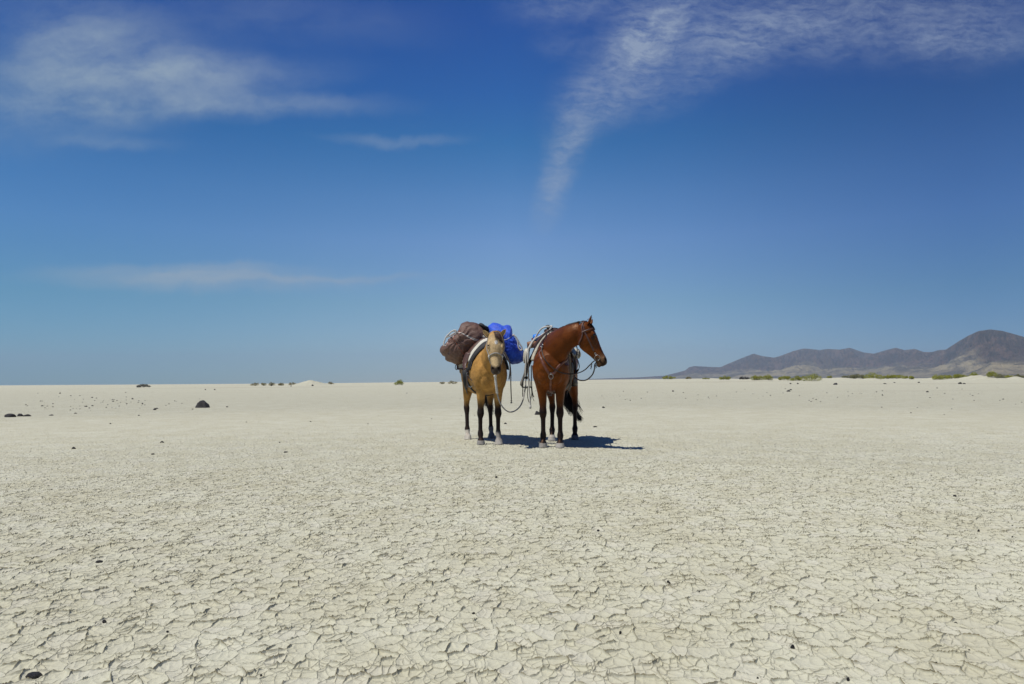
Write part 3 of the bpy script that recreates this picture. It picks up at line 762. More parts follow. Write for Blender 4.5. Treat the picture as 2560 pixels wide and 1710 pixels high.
# mane lying along the crest and down the off side
st = []
cr = crom([p for p, _, _ in neckB], 12)
for k in range(260):
    i = rng.randrange(4, len(cr)); c = cr[i]
    p0, n0 = near(HB_, c + UP * .35 + HB_.l * rng.uniform(-.01, .02), .003); P_ = [p0]
    for q in range(1, 6):
        f = q / 5
        pp, nn = near(HB_, c + UP * (.30 - .32 * f) + HB_.l * (.06 + .28 * f), .008 + rng.random() * .006); P_.append(pp)
    st.append(P_)
hair(st, .0035, M['hair'], 'mane', ob)
# tail, hanging behind the hind legs
st = []; tb = HB_.pt(1.50 * K1, 0, 1.28 * K1)
tips = [ZW(600, 960, oy + 1.42), ZW(650, 1115, oy + 1.40)]
for k in range(170):
    u_ = rng.random(); off = Vector((rng.gauss(0, .022), rng.gauss(0, .02), 0))
    tip = ZW(632 + rng.gauss(0, 13), rng.uniform(1010, 1125), oy + 1.42)
    st.append(crom([tb + off * .4, HB_.pt(1.60 * K1, 0, 1.12) + off * .7, HB_.pt(1.63 * K1, .08, .85) + off * 1.5, (HB_.pt(1.60 * K1, .10, .70) + tip) / 2 + off * 1.6, tip], 3))
hair(st, .0035, M['hair'], 'tail', ob)

# ================================================================= bay saddle horse
yf = [ZG(1162, 1462), ZG(1342, 1464)]; yh = [ZG(1256, 1394), ZG(1497, 1378)]
K2 = 1.0
oy2 = (yf[0].y + yf[1].y) / 2
pollY = ZW(1611, 170, oy2 - .42); muzY = ZW(1855, 590, oy2 - .47)
neckY = [(ZW(1238, 620, oy2 + .20), .22, .30), (ZW(1262, 490, oy2 + .06), .20, .300), (ZW(1325, 395, oy2 - .12), .145, .225), (ZW(1415, 318, oy2 - .28), .108, .165), (ZW(1495, 280, oy2 - .36), .090, .146), (ZW(1562, 262, oy2 - .39), .080, .135)]
earsY = [(ZW(1625, 178, oy2 - .47), ZW(1681, 60, oy2 - .50), Vector((.85, -.35, .1)), .037), (ZW(1640, 190, oy2 - .33), ZW(1688, 105, oy2 - .29), Vector((.8, .5, .1)), .028)]
HY_ = make_horse(yf, yh, (.70, oy2 + 1.12, 0), neckY, pollY, muzY, Vector((.85, -.12, .5)), .985, earsY, K2)
v = HY_.v; z = v[:, 2]; wv_ = wob(v, 4, 5)
bayc = np.array((.085, .0200, .0030)); col = np.tile(bayc, (len(v), 1))
col = mixn(col, (.200, .056, .008), np.clip(.5 + wv_, 0, 1) * .6)
ht_ = ((v - np.array(HY_.poll)) @ np.array(HY_.A)) / HY_.hs; hn_ = ((v - np.array(HY_.poll)) @ np.array(HY_.N)) / HY_.hs; hl_ = ((v - np.array(HY_.poll)) @ np.array(HY_.Lh)) / HY_.hs
inhead = (np.abs(hl_) < .15) & (ht_ > -.15) & (ht_ < .7) & (hn_ > -.26) & (hn_ < .2) & (z > .8)
col = mixn(col, (.008, .008, .010), 1 - smoothstep(.46, .70, z + wv_ * .06))
muz = inhead * smoothstep(.40, .50, ht_ + wv_ * .02); col = mixn(col, (.125, .085, .052), muz * .75)
col = mixn(col, (.014, .012, .012), inhead * smoothstep(.525, .56, ht_ + .25 * (hn_ + .04)))
col = mixn(col, (.020, .013, .010), inhead * smoothstep(.035, .055, hn_ + .02 * (ht_ > .3) + wv_ * .006) * (ht_ > .15) * .6)
for sg in (-1, 1):
    de = np.linalg.norm(v - np.array(HY_.hp(.21, -.008, sg * .100)), axis=1); col = mixn(col, (.014, .010, .009), 1 - smoothstep(.016, .042, de))
    d2, _ = seg_dist(v, HY_.hp(.24, -.02, sg * .09), HY_.hp(.34, -.03, sg * .07)); col = mixn(col, (.035, .020, .014), (1 - smoothstep(.012, .040, d2)) * .65)
    dn = np.linalg.norm(v - np.array(HY_.hp(.528, .002, sg * .048)), axis=1); col = mixn(col, (.004, .003, .003), 1 - smoothstep(.022, .034, dn))
    dm_, _ = seg_dist(v, HY_.hp(.575, -.068, sg * .050), HY_.hp(.47, -.086, sg * .064)); col = mixn(col, (.006, .005, .005), (1 - smoothstep(.006, .013, dm_)) * .9)
ear = np.arange(len(v)) >= HY_.nbody
for bs, tp, op in HY_.earc:
    dt_, tt_ = seg_dist(v, bs, tp); col = mixn(col, (.010, .008, .008), ear * (dt_ < .08) * smoothstep(.62, .85, tt_))
for i, ft in enumerate(HY_.feet):
    near_ = (np.hypot(v[:, 0] - ft.x, v[:, 1] - ft.y) < .17)
    hoof = near_ * (1 - smoothstep(.060, .066, z + wv_ * .01)); col = mixn(col, ((.36, .345, .31), (.36, .345, .31), (.40, .38, .33), (.12, .125, .13))[i], hoof)
    if i == 2: col = mixn(col, (.42, .40, .36), near_ * (1 - smoothstep(.085, .10, z)))
set_coat(HY_.me, col); HY_.me.materials.clear(); HY_.me.materials.append(M['bay'])
oy_ = bpy.data.objects.new('horse', HY_.me); C.objects.link(oy_); rebase(oy_, HY_.O)
tag(oy_, 'bay saddle horse with black legs, head turned to the right in profile', 'horse')
eyes(HY_, oy_, .021)
# mane: short, dark, lying along the crest
st = []; cr = crom([p for p, _, _ in neckY], 14)
for k in range(900):
    i = rng.uniform(14, len(cr) - 2); c = cr[int(i)].lerp(cr[int(i) + 1], i % 1); side = Vector((.25, 1, 0)).normalized()
    tg = (cr[int(i) + 1] - cr[int(i)]).normalized(); lean = rng.uniform(-.05, .02)
    p0, n0 = near(HY_, c + UP * .40 + side * rng.uniform(-.035, .02), .003); P_ = [p0]
    for q in range(1, 6):
        f = q / 5
        pp, nn = near(HY_, c + tg * lean * f + UP * (.36 - .22 * f) + side * (.02 + .22 * f), .006 + rng.random() * (.009 + .012 * (i / len(cr)) ** 3) * (1 - f * .5)); P_.append(pp)
    st.append(P_)
b0 = near(HY_, HY_.hp(-.07, .06, 0), 0)[0]
st.append(crom([b0, b0 + Vector((.03, 0, .03)), b0 + Vector((.07, 0, .05)), b0 + Vector((.09, 0, .045))], 4))
hair(st, .0034, M['hair'], 'mane', oy_)
st = []
for k in range(110):
    base, _ = near(HY_, HY_.hp(.0 + rng.uniform(-.03, .03), .08, rng.uniform(-.04, .04)), .002); P_ = [base]
    x0 = rng.uniform(-.05, .05); ln = rng.uniform(.5, 1)
    for q in range(1, 6):
        f = q / 5 * ln; pp, _ = near(HY_, HY_.hp(.01 + .12 * f, .12, x0 * (1 + f)), .008 + .010 * rng.random()); P_.append(pp)
    st.append(P_)
hair(st, .0035, M['hair'], 'forelock', oy_)
# tail: blown towards the right past the hind leg
st = []; tb = HY_.pt(1.50, 0, 1.30)
for k in range(340):
    u_ = rng.random(); off = Vector((rng.gauss(0, .022), rng.gauss(0, .025), 0))
    if rng.random() < .16: tip = ZW(rng.uniform(1430, 1480), rng.uniform(1080, 1140), oy2 + 1.40); midp = ZW(1405, 990, oy2 + 1.48)
    elif rng.random() < .10: tip = ZW(rng.uniform(1545, 1590), rng.uniform(1050, 1130), oy2 + 1.45); midp = ZW(1500, 960, oy2 + 1.48)
    else: tip = ZW(1555 + rng.gauss(0, 14), 1170 + rng.gauss(0, 16), oy2 + 1.42); midp = ZW(1440 + rng.gauss(0, 14), 1010, oy2 + 1.48)
    st.append(crom([tb + off * .5, HY_.pt(1.62, 0, 1.15) + off * .8, HY_.pt(1.66, .02, .92) + off * 1.4, midp + off * 1.2, midp.lerp(tip, .55) + off * .8, tip], 3))
hair(st, .0032, M['hair'], 'tail', oy_)
# ================================================================= tack of the bay
HY, HB = HY_, HB_
def S2(H, zx, zy, off, dep):
    q = surf(H, zx, zy, off); return q if q is not None else ZW(zx, zy, dep)
D0 = oy2
# --- saddle pad
pad = MB(); ph_ = [math.radians(a) for a in range(-84, 39, 5)]
drape(HY, lambda p: (.13 + .03 * math.cos(p), 1.00), ph_, .006, .048, 12, pad, wave=.0)
o = pad.build('saddle_pad', M['fleece']); rebase(o, HY.pt(.6, 0, 1.4)); tag(o, 'cream fleece saddle pad under the saddle of the bay horse', 'saddle pad')
# --- riding saddle
sad = thing('riding_saddle', 'dark brown western riding saddle with a horn, cinched on the bay horse', 'saddle', HY.pt(.6, 0, 1.5))
sk = MB(); drape(HY, lambda p: (.21, .95 - .1 * abs(p)), [math.radians(a) for a in range(-76, 77, 5)], .052, .016, 12, sk)
jk = MB(); drape(HY, lambda p: (.235 + .05 * abs(p), .58), [math.radians(a) for a in range(-52, 53, 5)], .066, .030, 8, jk); jk.build('front_jockey', M['leather'], sad); sk.build('skirt', M['dark'], sad)
tr = MB(); rings = []
for s_, zt, w in ((.30, 1.60, .07), (.335, 1.625, .11), (.375, 1.625, .12), (.42, 1.59, .12), (.50, 1.545, .14), (.60, 1.53, .165), (.70, 1.545, .18), (.76, 1.58, .18), (.80, 1.62, .16), (.825, 1.61, .12)):
    r_ = []
    for q in range(20):
        a = 2 * PI * q / 20; x = math.cos(a) * w; zz = math.sin(a)
        z_ = (zt - .02 * abs(math.cos(a))) if zz > .25 else (1.48 if zz < -.25 else 1.48 + (zz + .25) / .5 * (zt - 1.50))
        if zz < 0: x *= 1.12
        r_.append(HY.pt(s_, x, z_ - (abs(x) / w) ** 2 * .035 * (zz > 0)))
    rings.append(r_)
tr.loft(rings); tr.build('seat', M['leather'], sad)
sw = MB(); sw.ell(HY.pt(.34, 0, 1.595), (HY.l * .125, HY.b * .05, UP * .045), 20, 12); sw.build('pommel', M['dark'], sad)
hn = MB(); hc = ZW(1216, 236, D0 + .33); ht2 = ZW(1216, 186, D0 + .32)
hn.tube([hc - UP * .03, hc, hc.lerp(ht2, .5), ht2 - UP * .008], [.030, .020, .018, .022], 14); hn.ell(ht2 - UP * .002, (HY.l * .034, HY.b * .034, UP * .014), 18, 8); hn.build('horn', M['black'], sad)
cn = MB(); rings = []
for q in range(-8, 9):
    a = q / 8 * 1.25; x = math.sin(a) * .19; z_ = 1.49 + math.cos(a) * .155; s_ = .80 - .05 * (1 - math.cos(a))
    rings.append([HY.pt(s_ - .018, x, z_), HY.pt(s_ - .012, x * 1.02, z_ + .014), HY.pt(s_ + .012, x * 1.02, z_ + .014), HY.pt(s_ + .018, x, z_), HY.pt(s_ + .014, x * .86, z_ - .10), HY.pt(s_ - .014, x * .86, z_ - .10)])
cn.loft(rings); cn.build('cantle', M['leather'], sad)
# fenders, leathers and stirrups
for sg, base_lat, zt, st_px, dep, ww in ((-1, -.33, 1.28, (992, 830), D0 + .42, .075), (1, .33, 1.28, (1470, 815), D0 + .50, .075)):
    bot = ZW(st_px[0], st_px[1], dep)
    top_ = near(HY, HY.pt(.50, sg * .5, 1.38), .05)[0]
    midp = near(HY, HY.pt(.50, sg * .6, 1.10), .055)[0]
    if sg == -1: midp = ZW(1012, 600, dep)
    path = crom([top_, midp, bot + UP * .16 + Vector((.0, 0, 0))], 8)
    f = MB(); nn = [HY.l * sg + UP * .15] * len(path)
    f.ribbon(path, nn, [.10 + .10 * math.sin(min(1, i / (len(path) - 1)) * PI) ** 1 * (1 if i < len(path) * .75 else .6) for i in range(len(path))], .008); f.build('fender', M['dark'], sad)
    stp = MB(); fw = Vector((1, .25, 0)).normalized() if sg == -1 else Vector((.9, -.45, 0)).normalized()
    h_ = .135; w_ = .058
    arch = [bot - fw * w_, bot - fw * w_ * 1.02 + UP * h_ * .4, bot - fw * w_ * .75 + UP * h_ * .85, bot + UP * h_, bot + fw * w_ * .75 + UP * h_ * .85, bot + fw * w_ * 1.02 + UP * h_ * .4, bot + fw * w_]
    stp.ribbon(crom(arch, 5), [Vector((0, -1, 0)).cross(Vector((0, 0, 1)))] * 31, .05, .007)
    q = stp.build('stirrup', M['greyleather' if sg == 1 else 'black'], sad)
    td = MB(); td.box(bot, (fw * w_ * 1.08, fw.cross(UP) * .035, UP * .009)); td.build('tread', M['black'], q)
# the grey hooded leather hanging outside the near stirrup, and the hood of the far one
def hood(pts, wid, dep_n, name, mat, parent):
    mb = MB(); rings = []
    for p, w in zip(pts, wid):
        rings.append([Vector(p) + Vector((math.cos(2 * PI * q / 14) * w, math.sin(2 * PI * q / 14) * dep_n * w, 0)) for q in range(14)])
    mb.loft(rings); return mb.build(name, mat, parent)
hd = [ZW(976, 600, D0 + .55), ZW(972, 660, D0 + .55), ZW(965, 700, D0 + .54), ZW(952, 745, D0 + .53), ZW(942, 780, D0 + .52), ZW(941, 806, D0 + .52), ZW(948, 826, D0 + .52)]
hood(hd, [.006, .008, .012, .018, .025, .025, .012], 1.1, 'stirrup_hood', M['greyleather'], sad)
hd = [ZW(1478, 715, D0 + .48), ZW(1488, 745, D0 + .48), ZW(1500, 780, D0 + .48), ZW(1500, 805, D0 + .49), ZW(1490, 822, D0 + .50)]
hood(hd, [.012, .030, .040, .038, .020], 1.6, 'stirrup_hood', M['greyleather'], sad)
cin = strap_on(HY, [HY.pt(.30, -.30, 1.15), HY.pt(.30, -.32, .95), HY.pt(.30, -.22, .72), HY.pt(.30, 0, .62), HY.pt(.30, .22, .72), HY.pt(.30, .32, .95), HY.pt(.30, .30, 1.15)], .10, .012, .004, n=10)
cin.build('cinch', M['dark'], sad)
for pts, w, mt in (([(1432, 455), (1436, 600), (1440, 760), (1428, 850)], .012, 'greyleather'), ([(1420, 470), (1424, 620), (1428, 790), (1420, 880), (1415, 930)], .014, 'dark'), ([(1452, 450), (1475, 540), (1484, 690)], .020, 'dark')):
    mb = MB(); P_ = crom([S2(HY, x, y, .03, D0 + .55) for x, y in pts], 6); mb.ribbon(P_, [Vector((0.2, -1, 0))] * len(P_), w, .005); mb.build('latigo_strap', M[mt], sad)
for pts, r in (([(1005, 815), (1000, 900), (1008, 960), (1028, 1010)], .0055), ([(1040, 830), (1045, 900), (1035, 960), (1032, 1010)], .005), ([(1047, 880), (1056, 940), (1070, 975)], .004), ([(953, 826), (951, 880), (952, 930)], .007), ([(1040, 600), (1042, 720), (1046, 830), (1055, 900), (1068, 935)], .007)):
    mb = MB(); mb.tube(crom([ZW(x, y, D0 + .40) for x, y in pts], 6), r, 5); mb.build('tie_string', M['dark'], sad)
# --- bedroll, red blanket and tan roll behind the cantle, canvas saddlebags
def bag(name, outline, yc, ty, mat, label, cat, seed, wr=.012, group=None, nlat=34, nlon=64, rad_folds=None, fold=0.0):
    """a soft stuffed bag: outline (photo crop coords) gives the silhouette, ty the half depth; folds and creases are modelled"""
    cx_ = sum(p[0] for p in outline) / len(outline); cy_ = sum(p[1] for p in outline) / len(outline)
    C0 = ZW(cx_, cy_, yc); O3 = crom([ZW(x, y, yc) for x, y in outline], 8, closed=True)
    ang = [math.atan2((p - C0).z, (p - C0).x) for p in O3]; rad = [math.hypot((p - C0).z, (p - C0).x) for p in O3]
    od = sorted(zip(ang, rad)); an = np.array([a for a, _ in od]); rd = np.array([r for _, r in od])
    an = np.concatenate([an - 2 * PI, an, an + 2 * PI]); rd = np.concatenate([rd] * 3)
    th = np.linspace(-PI, PI, nlon, endpoint=False); R0 = np.interp(th, an, rd)
    lat = np.linspace(-PI / 2, PI / 2, nlat); verts = []
    TH, LA = np.meshgrid(th, lat[1:-1]); RR0 = np.interp(TH.ravel(), an, rd).reshape(TH.shape)
    cl = np.cos(LA) ** .72; rr_ = RR0 * cl; yy_ = np.sign(np.sin(LA)) * np.abs(np.sin(LA)) ** .9 * ty
    x = rr_ * np.cos(TH); z_ = rr_ * np.sin(TH)
    nse = fbm(x * 6 + seed, z_ * 6 + yy_ * 6, seed, 3) + .55 * (np.abs(fbm(x * 9 + yy_ * 7, z_ * 9 - yy_ * 6, seed + 9, 3)) * -2.4 + .5)
    ds = wr * nse
    if rad_folds is not None:
        fx, fz = rad_folds[0] - C0.x, rad_folds[1] - C0.z
        a2 = np.arctan2(z_ - fz, x - fx); rdist = np.hypot(z_ - fz, x - fx)
        ds = ds + fold * np.sin(a2 * 19 + 4 * nse) * np.exp(-rdist / .20) * np.clip(rdist / .05, 0, 1) * (np.sin(LA) < 0.2)
    nx, ny, nz = x / (RR0 + 1e-6), yy_ / ty, z_ / (RR0 + 1e-6); nl = np.sqrt(nx ** 2 + ny ** 2 + nz ** 2) + 1e-6
    x = x + nx / nl * ds; yy_ = yy_ + ny / nl * ds; z_ = z_ + nz / nl * ds
    verts = [(C0.x + a, C0.y + b_, C0.z + c) for a, b_, c in zip(x.ravel(), yy_.ravel(), z_.ravel())]
    n0 = len(verts); verts += [(C0.x, C0.y - ty, C0.z), (C0.x, C0.y + ty, C0.z)]; faces = []
    m = nlat - 2
    for i in range(m - 1):
        for k in range(nlon): faces.append((i * nlon + k, i * nlon + (k + 1) % nlon, (i + 1) * nlon + (k + 1) % nlon, (i + 1) * nlon + k))
    for k in range(nlon): faces.append((n0, (k + 1) % nlon, k)); faces.append((n0 + 1, (m - 1) * nlon + k, (m - 1) * nlon + (k + 1) % nlon))
    o = mesh_obj(name, verts, faces, mat); bv = BVHTree.FromPolygons([Vector(q) for q in verts], faces)
    rebase(o, C0)
    if label: tag(o, label, cat, group)
    return o, bv, C0
def roll(name, p0, p1, r, mat, label, cat):
    mb = MB(); path = [p0.lerp(p1, k / 16) for k in range(17)]
    mb.tube(path, [r * (.86 if k in (0, 16) else 1 + .05 * math.sin(k * 2.1) - .12 * (k in (4, 12))) for k in range(17)], 18)
    o = mb.build(name, mat); rebase(o, (p0 + p1) / 2); return tag(o, label, cat)
roll('bedroll', HY.pt(.94, -.355, 1.545), HY.pt(.94, .30, 1.545), .050, M['bluecloth'], 'bright blue roll tied behind the saddle of the bay horse', 'bedroll')
roll('rolled_blanket', HY.pt(1.02, -.385, 1.50), HY.pt(1.02, .34, 1.50), .052, M['redcloth'], 'dark red rolled blanket just below the bright blue roll', 'blanket')
q = ZW(998, 388, D0 + .95)
roll('rolled_coat', q, q + Vector((.62, .02, .03)), .052, M['tan'], 'tan leather roll at the back of the bay horse, left of the red blanket', 'rolled coat')
sb1, bv1, _ = bag('saddlebag', [(985, 425), (1015, 440), (1022, 500), (1000, 570), (965, 580), (955, 530), (962, 460)], D0 + .86, .15, M['canvas'], 'cream canvas saddlebag hanging behind the rope coil, left side of the bay horse', 'saddlebag', 5, .006, 'cream saddlebags of the bay horse')
sb2, bv2, _ = bag('saddlebag', [(1470, 420), (1520, 425), (1552, 450), (1562, 495), (1540, 525), (1505, 532), (1475, 515), (1450, 460)], D0 + .88, .15, M['canvas'], 'cream canvas saddlebag seen under the jaw of the bay horse', 'saddlebag', 8, .007, 'cream saddlebags of the bay horse')
mb = MB(); P_ = crom([ZW(1534, 430, D0 + .72), ZW(1546, 470, D0 + .70), ZW(1540, 530, D0 + .74)], 6); mb.ribbon(P_, [Vector((.3, -1, 0))] * len(P_), .016, .005); mb.build('closing_strap', M['black'], sb2)
# --- breast collar
bc = thing('breast_collar', 'chestnut leather breast collar forming a Y across the chest of the bay horse', 'breast collar', HY.pt(-.2, 0, 1.0))
def pxs(H, pts, off=.0): return [surf(H, x, y, off) or near(H, ZW(x, y, D0 - .1), off)[0] for x, y in pts]
L_ = pxs(HY, [(1118, 400), (1130, 470), (1150, 545), (1185, 620), (1222, 680), (1236, 700)]); strap_on(HY, L_, .034, .008, .004).build('shoulder_strap', M['redleather'], bc)
R__ = pxs(HY, [(1262, 700), (1296, 660), (1326, 615)]); R__.append(near(HY, HY.pt(-.02, .30, 1.20), 0)[0]); R__.append(near(HY, HY.pt(.22, .34, 1.24), 0)[0])
strap_on(HY, R__, .034, .008, .004).build('shoulder_strap', M['redleather'], bc)
Cn = pxs(HY, [(1248, 715), (1246, 760), (1243, 810), (1241, 862)]); Cn.append(near(HY, HY.pt(.0, .0, .70), 0)[0]); Cn.append(near(HY, HY.pt(.2, .0, .68), 0)[0])
strap_on(HY, Cn, .030, .008, .006).build('centre_strap', M['redleather'], bc)
c0, n0 = near(HY, pxs(HY, [(1249, 716)])[0], .012)
mb = MB(); mb.torus(c0, n0, .034, .0045, 24, 6, .85); mb.torus(c0 + UP * .035, n0, .016, .003); mb.build('ring', M['steel'], bc)
c1, n1 = near(HY, pxs(HY, [(1250, 742)])[0], .013); mb = MB(); mb.box(c1, (HY.l * .019, n1 * .004, UP * .006)); mb.build('keeper', M['tan'], bc)
c2, n2 = near(HY, pxs(HY, [(1116, 385)])[0], .02); mb = MB(); mb.torus(c2, n2, .026, .0045); mb.build('ring', M['steel'], bc)
for yy in (895, 908, 918):
    P_ = [(surf(HY, x, yy, .006) or ZW(x, yy, D0)) for x in (1222, 1240, 1258)]
    mb = MB(); mb.tube(P_, .003, 5); mb.build('buckle', M['steel'], bc)
# --- bridle: every strap lies on the head, both sides
br = thing('bridle', 'brown leather bridle with a ring bit on the head of the bay horse', 'bridle', HY.hp(0, .05))
def both(pts): return [HY.hp(t_, n_, l_) for t_, n_, l_ in pts]
vis = 1 if HY.Lh.y < 0 else -1
def seen(pts): return [surf(HY, x, y, 0) or near(HY, ZW(x, y, bitd), 0)[0] for x, y in pts]
bitd = HY.hp(.3, -.05, vis * .1).y
far = lambda pts: [HY.hp(t_, n_, -vis * l_) for t_, n_, l_ in pts]
strap_on(HY, seen([(1697, 452), (1680, 418), (1655, 365), (1628, 308), (1602, 252), (1592, 205), (1582, 165)]) + far([(-.03, .05, .03), (.02, .02, .09), (.08, -.02, .12), (.25, -.05, .12), (.46, -.08, .09)]), .021, .006, .003, n=6).build('cheek_strap', M['leather'], br)
strap_on(HY, seen([(1524, 428), (1544, 375), (1566, 318), (1580, 262), (1572, 208), (1560, 160)]) + far([(-.07, .03, .02), (-.03, -.02, .09), (.03, -.10, .12)]), .019, .006, .005, n=6).build('throat_latch', M['leather'], br)
strap_on(HY, seen([(1570, 260), (1600, 244), (1640, 229), (1676, 216)]) + far([(.085, .08, -.02), (.085, .07, .04), (.07, .03, .10), (.04, -.02, .12)]), .018, .006, .008, n=6).build('brow_band', M['leather'], br)
vis = 1 if HY.Lh.y < 0 else -1
for sg in (-1, 1):
    c, n_ = near(HY, HY.hp(.462, -.092, sg * .09), .012); mb = MB(); mb.torus(c, n_, .035, .0034, 26, 6); mb.build('bit_ring', M['steel'], br)
    c, n_ = near(HY, HY.hp(.408, -.086, sg * .09), .010); mb = MB(); mb.torus(c, n_, .011, .003); mb.build('buckle', M['steel'], br)
# --- reins
bitc = near(HY, HY.hp(.49, -.10, vis * .09), .015)[0]
re = thing('reins', 'dark leather reins looping from the bit of the bay horse back to the saddle', 'reins', bitc)
P_ = [bitc, ZW(1700, 556, bitc.y), ZW(1660, 592, bitc.y + .03), ZW(1600, 650, bitc.y + .12), ZW(1520, 685, bitc.y + .22)]
P_ += [ZW(1440, 692, D0 - .14), ZW(1360, 680, D0 - .21)] + [S2(HY, x, y, .012, D0 - .05) for x, y in ((1290, 645), (1225, 590), (1180, 530), (1158, 450), (1165, 370), (1190, 300))]
P_ += [ZW(1222, 236, D0 + .22), ZW(1226, 222, D0 + .30)]
mb = MB(); mb.tube(crom(P_, 8), .0075, 6); mb.build('rein', M['dark'], re)
bit2 = near(HY, HY.hp(.49, -.10, -vis * .09), .015)[0]
P_ = [bit2, ZW(1708, 590, bit2.y), ZW(1703, 640, bit2.y + .02), ZW(1680, 700, bit2.y + .10), ZW(1630, 748, bit2.y + .22), ZW(1580, 760, bit2.y + .33), ZW(1530, 750, bit2.y + .45), ZW(1495, 715, D0 + .40), ZW(1470, 640, D0 + .40), HY.pt(.30, .34, 1.35), HY.pt(.33, .17, 1.58), ZW(1236, 226, D0 + .32)]
mb = MB(); mb.tube(crom(P_, 8), .0085, 6); mb.build('rein', M['dark'], re)
st = []
for x0, y0 in ((1672, 585), (1664, 600), (1723, 575), (1716, 590)):
    for k in range(3):
        a = ZW(x0 + k * 3, y0, bitc.y + .02); st.append([a, a + Vector((rng.uniform(-.01, .01), 0, -.025)), a + Vector((rng.uniform(-.02, .015), 0, -rng.uniform(.045, .07)))])
hair(st, .004, M['dark'], 'rein_tassel', re)
# --- white rope coiled on the saddle horn, hanging down the near side
rp = [(1232, 205, .30), (1222, 196, .28), (1180, 200, .30), (1140, 225, .34), (1112, 262, .38), (1085, 310, .42), (1052, 350, .44), (1025, 395, .42), (1010, 440, .40), (1008, 520, .38), (1010, 640, .38), (1012, 780, .38), (1020, 880, .38), (1028, 960, .38), (1030, 1040, .38)]
rp2 = [(1205, 200, .34), (1248, 190, .26), (1255, 200, .24), (1225, 235, .26), (1170, 270, .30), (1120, 300, .34), (1075, 330, .38), (1040, 385, .40), (1022, 430, .42), (990, 500, .46), (982, 600, .46), (980, 700, .46), (980, 800, .46), (985, 845, .44)]
mb = MB()
for p in (rp, rp2): mb.tube(crom([ZW(x, y, D0 + d) for x, y, d in p], 7), .0115, 8)
e1_ = ZW(1030, 1020, D0 + .38); mb.tube([e1_, e1_ - UP * .025, e1_ - UP * .05], [.016, .018, .012], 8)
o = mb.build('coiled_rope', M['rope']); rebase(o, HY.pt(.35, -.1, 1.6)); tag(o, 'white cotton rope looped over the saddle horn, hanging beside the bay horse', 'rope')

# ================================================================= load and tack of the buckskin
DB = oy
pk = thing('pack_saddle', 'brown and black pack saddle with straps, strapped on the buckskin horse', 'pack saddle', HB.pt(.6, 0, 1.4))
pad = MB(); drape(HB, lambda p: (.15, 1.02), [math.radians(a) for a in range(-74, 75, 6)], .005, .055, 12, pad)
o = pad.build('pack_pad', M['canvas']); rebase(o, HB.pt(.6, 0, 1.4)); tag(o, 'cream canvas pack pad under the pack saddle of the buckskin horse', 'saddle pad')
bp_ = MB(); drape(HB, lambda p: (.05 + .03 * abs(p), .17), [math.radians(a) for a in range(-100, 101, 6)], .008, .040, 5, bp_); bp_.build('black_binding', M['black'], pk)
dk = MB(); drape(HB, lambda p: (.25, .95), [math.radians(a) for a in range(-68, 69, 8)], .056, .026, 8, dk); dk.build('skirt', M['leather'], pk)
for s_ in (.36, .86):
    mb = MB()
    for sg in (-1, 1):
        a = HB.pt(s_, sg * .17, 1.38); c = HB.pt(s_, -sg * .05, 1.56); mb.ribbon([a, a.lerp(c, .5), c], [HB.b] * 3, .05, .02)
    mb.build('cross_buck', M['dark'], pk)
# fender-like leather panel, rigging and straps visible on the image-left flank
flank = MB(); P_ = [S2(HB, x, y, .075, DB + .3) for x, y in ((432, 500), (408, 555), (396, 605), (400, 650))]
flank.ribbon(crom(P_, 6), [Vector((-.6, -1, 0))] * 19, [.10, .105, .11, .11, .11, .11, .105, .10, .10, .095, .09, .085, .08, .075, .07, .065, .06, .06, .05], .012); flank.build('leather_panel', M['leather'], pk)
for pts, w, mt, dpt in (([(350, 560), (348, 650), (352, 740), (362, 830), (374, 895)], .060, 'black', .62), ([(385, 640), (384, 720), (380, 830)], .034, 'leather', .42), ([(392, 660), (400, 720), (420, 745), (432, 760)], .012, 'dark', .34), ([(395, 815), (415, 822), (434, 812)], .012, 'steel', .30), ([(430, 500), (445, 520), (430, 570), (415, 640)], .018, 'black', .25)):
    mb = MB(); P_ = crom([S2(HB, x, y, .016, DB + dpt) for x, y in pts], 6); mb.ribbon(P_, [Vector((-.4, -1, 0))] * len(P_), w, .006); mb.build('rigging_strap', M[mt], pk)
mb = MB(); c, n_ = near(HB, S2(HB, 388, 690, 0, DB + .4), .02); mb.torus(c, Vector((-.5, -1, 0)), .020, .004); mb.build('ring', M['steel'], pk)
# breeching band round the quarters
strap_on(HB, [HB.pt(.95, -.38, 1.12), HB.pt(1.2, -.40, 1.05), HB.pt(1.45, -.30, 1.02), HB.pt(1.62, 0, 1.02), HB.pt(1.45, .30, 1.02), HB.pt(1.2, .40, 1.05), HB.pt(.95, .38, 1.12)], .06, .008, .006).build('breeching', M['leather'], pk)
strap_on(HB, [HB.pt(.34, -.30, 1.1), HB.pt(.34, -.30, .9), HB.pt(.34, -.2, .7), HB.pt(.34, 0, .6), HB.pt(.34, .2, .7), HB.pt(.34, .30, .9), HB.pt(.34, .3, 1.1)], .07, .010, .004).build('cinch', M['black'], pk)
# cream pannier board with its brown border peeping out beneath the brown bundle
bd = MB(); c = ZW(318, 600, DB + .72); bd.box(c, (Vector((.052, 0, 0)), Vector((0, .16, 0)), UP * .050)); bo = bd.build('pannier_board', M['canvas'], pk, smooth=False)
eb = MB(); eb.box(c - UP * .058 + Vector((.0, -.005, 0)), (Vector((.066, 0, 0)), Vector((0, .168, 0)), UP * .011)); eb.box(c + Vector((-.062, -.005, 0)), (Vector((.012, 0, 0)), Vector((0, .168, 0)), UP * .060)); eb.build('border', M['leather'], bo, smooth=False)
mb = MB(); mb.torus(ZW(257, 622, DB + .60), Vector((.25, -1, 0)), .036, .0055, 22, 6, .55); mb.build('loop', M['black'], pk)
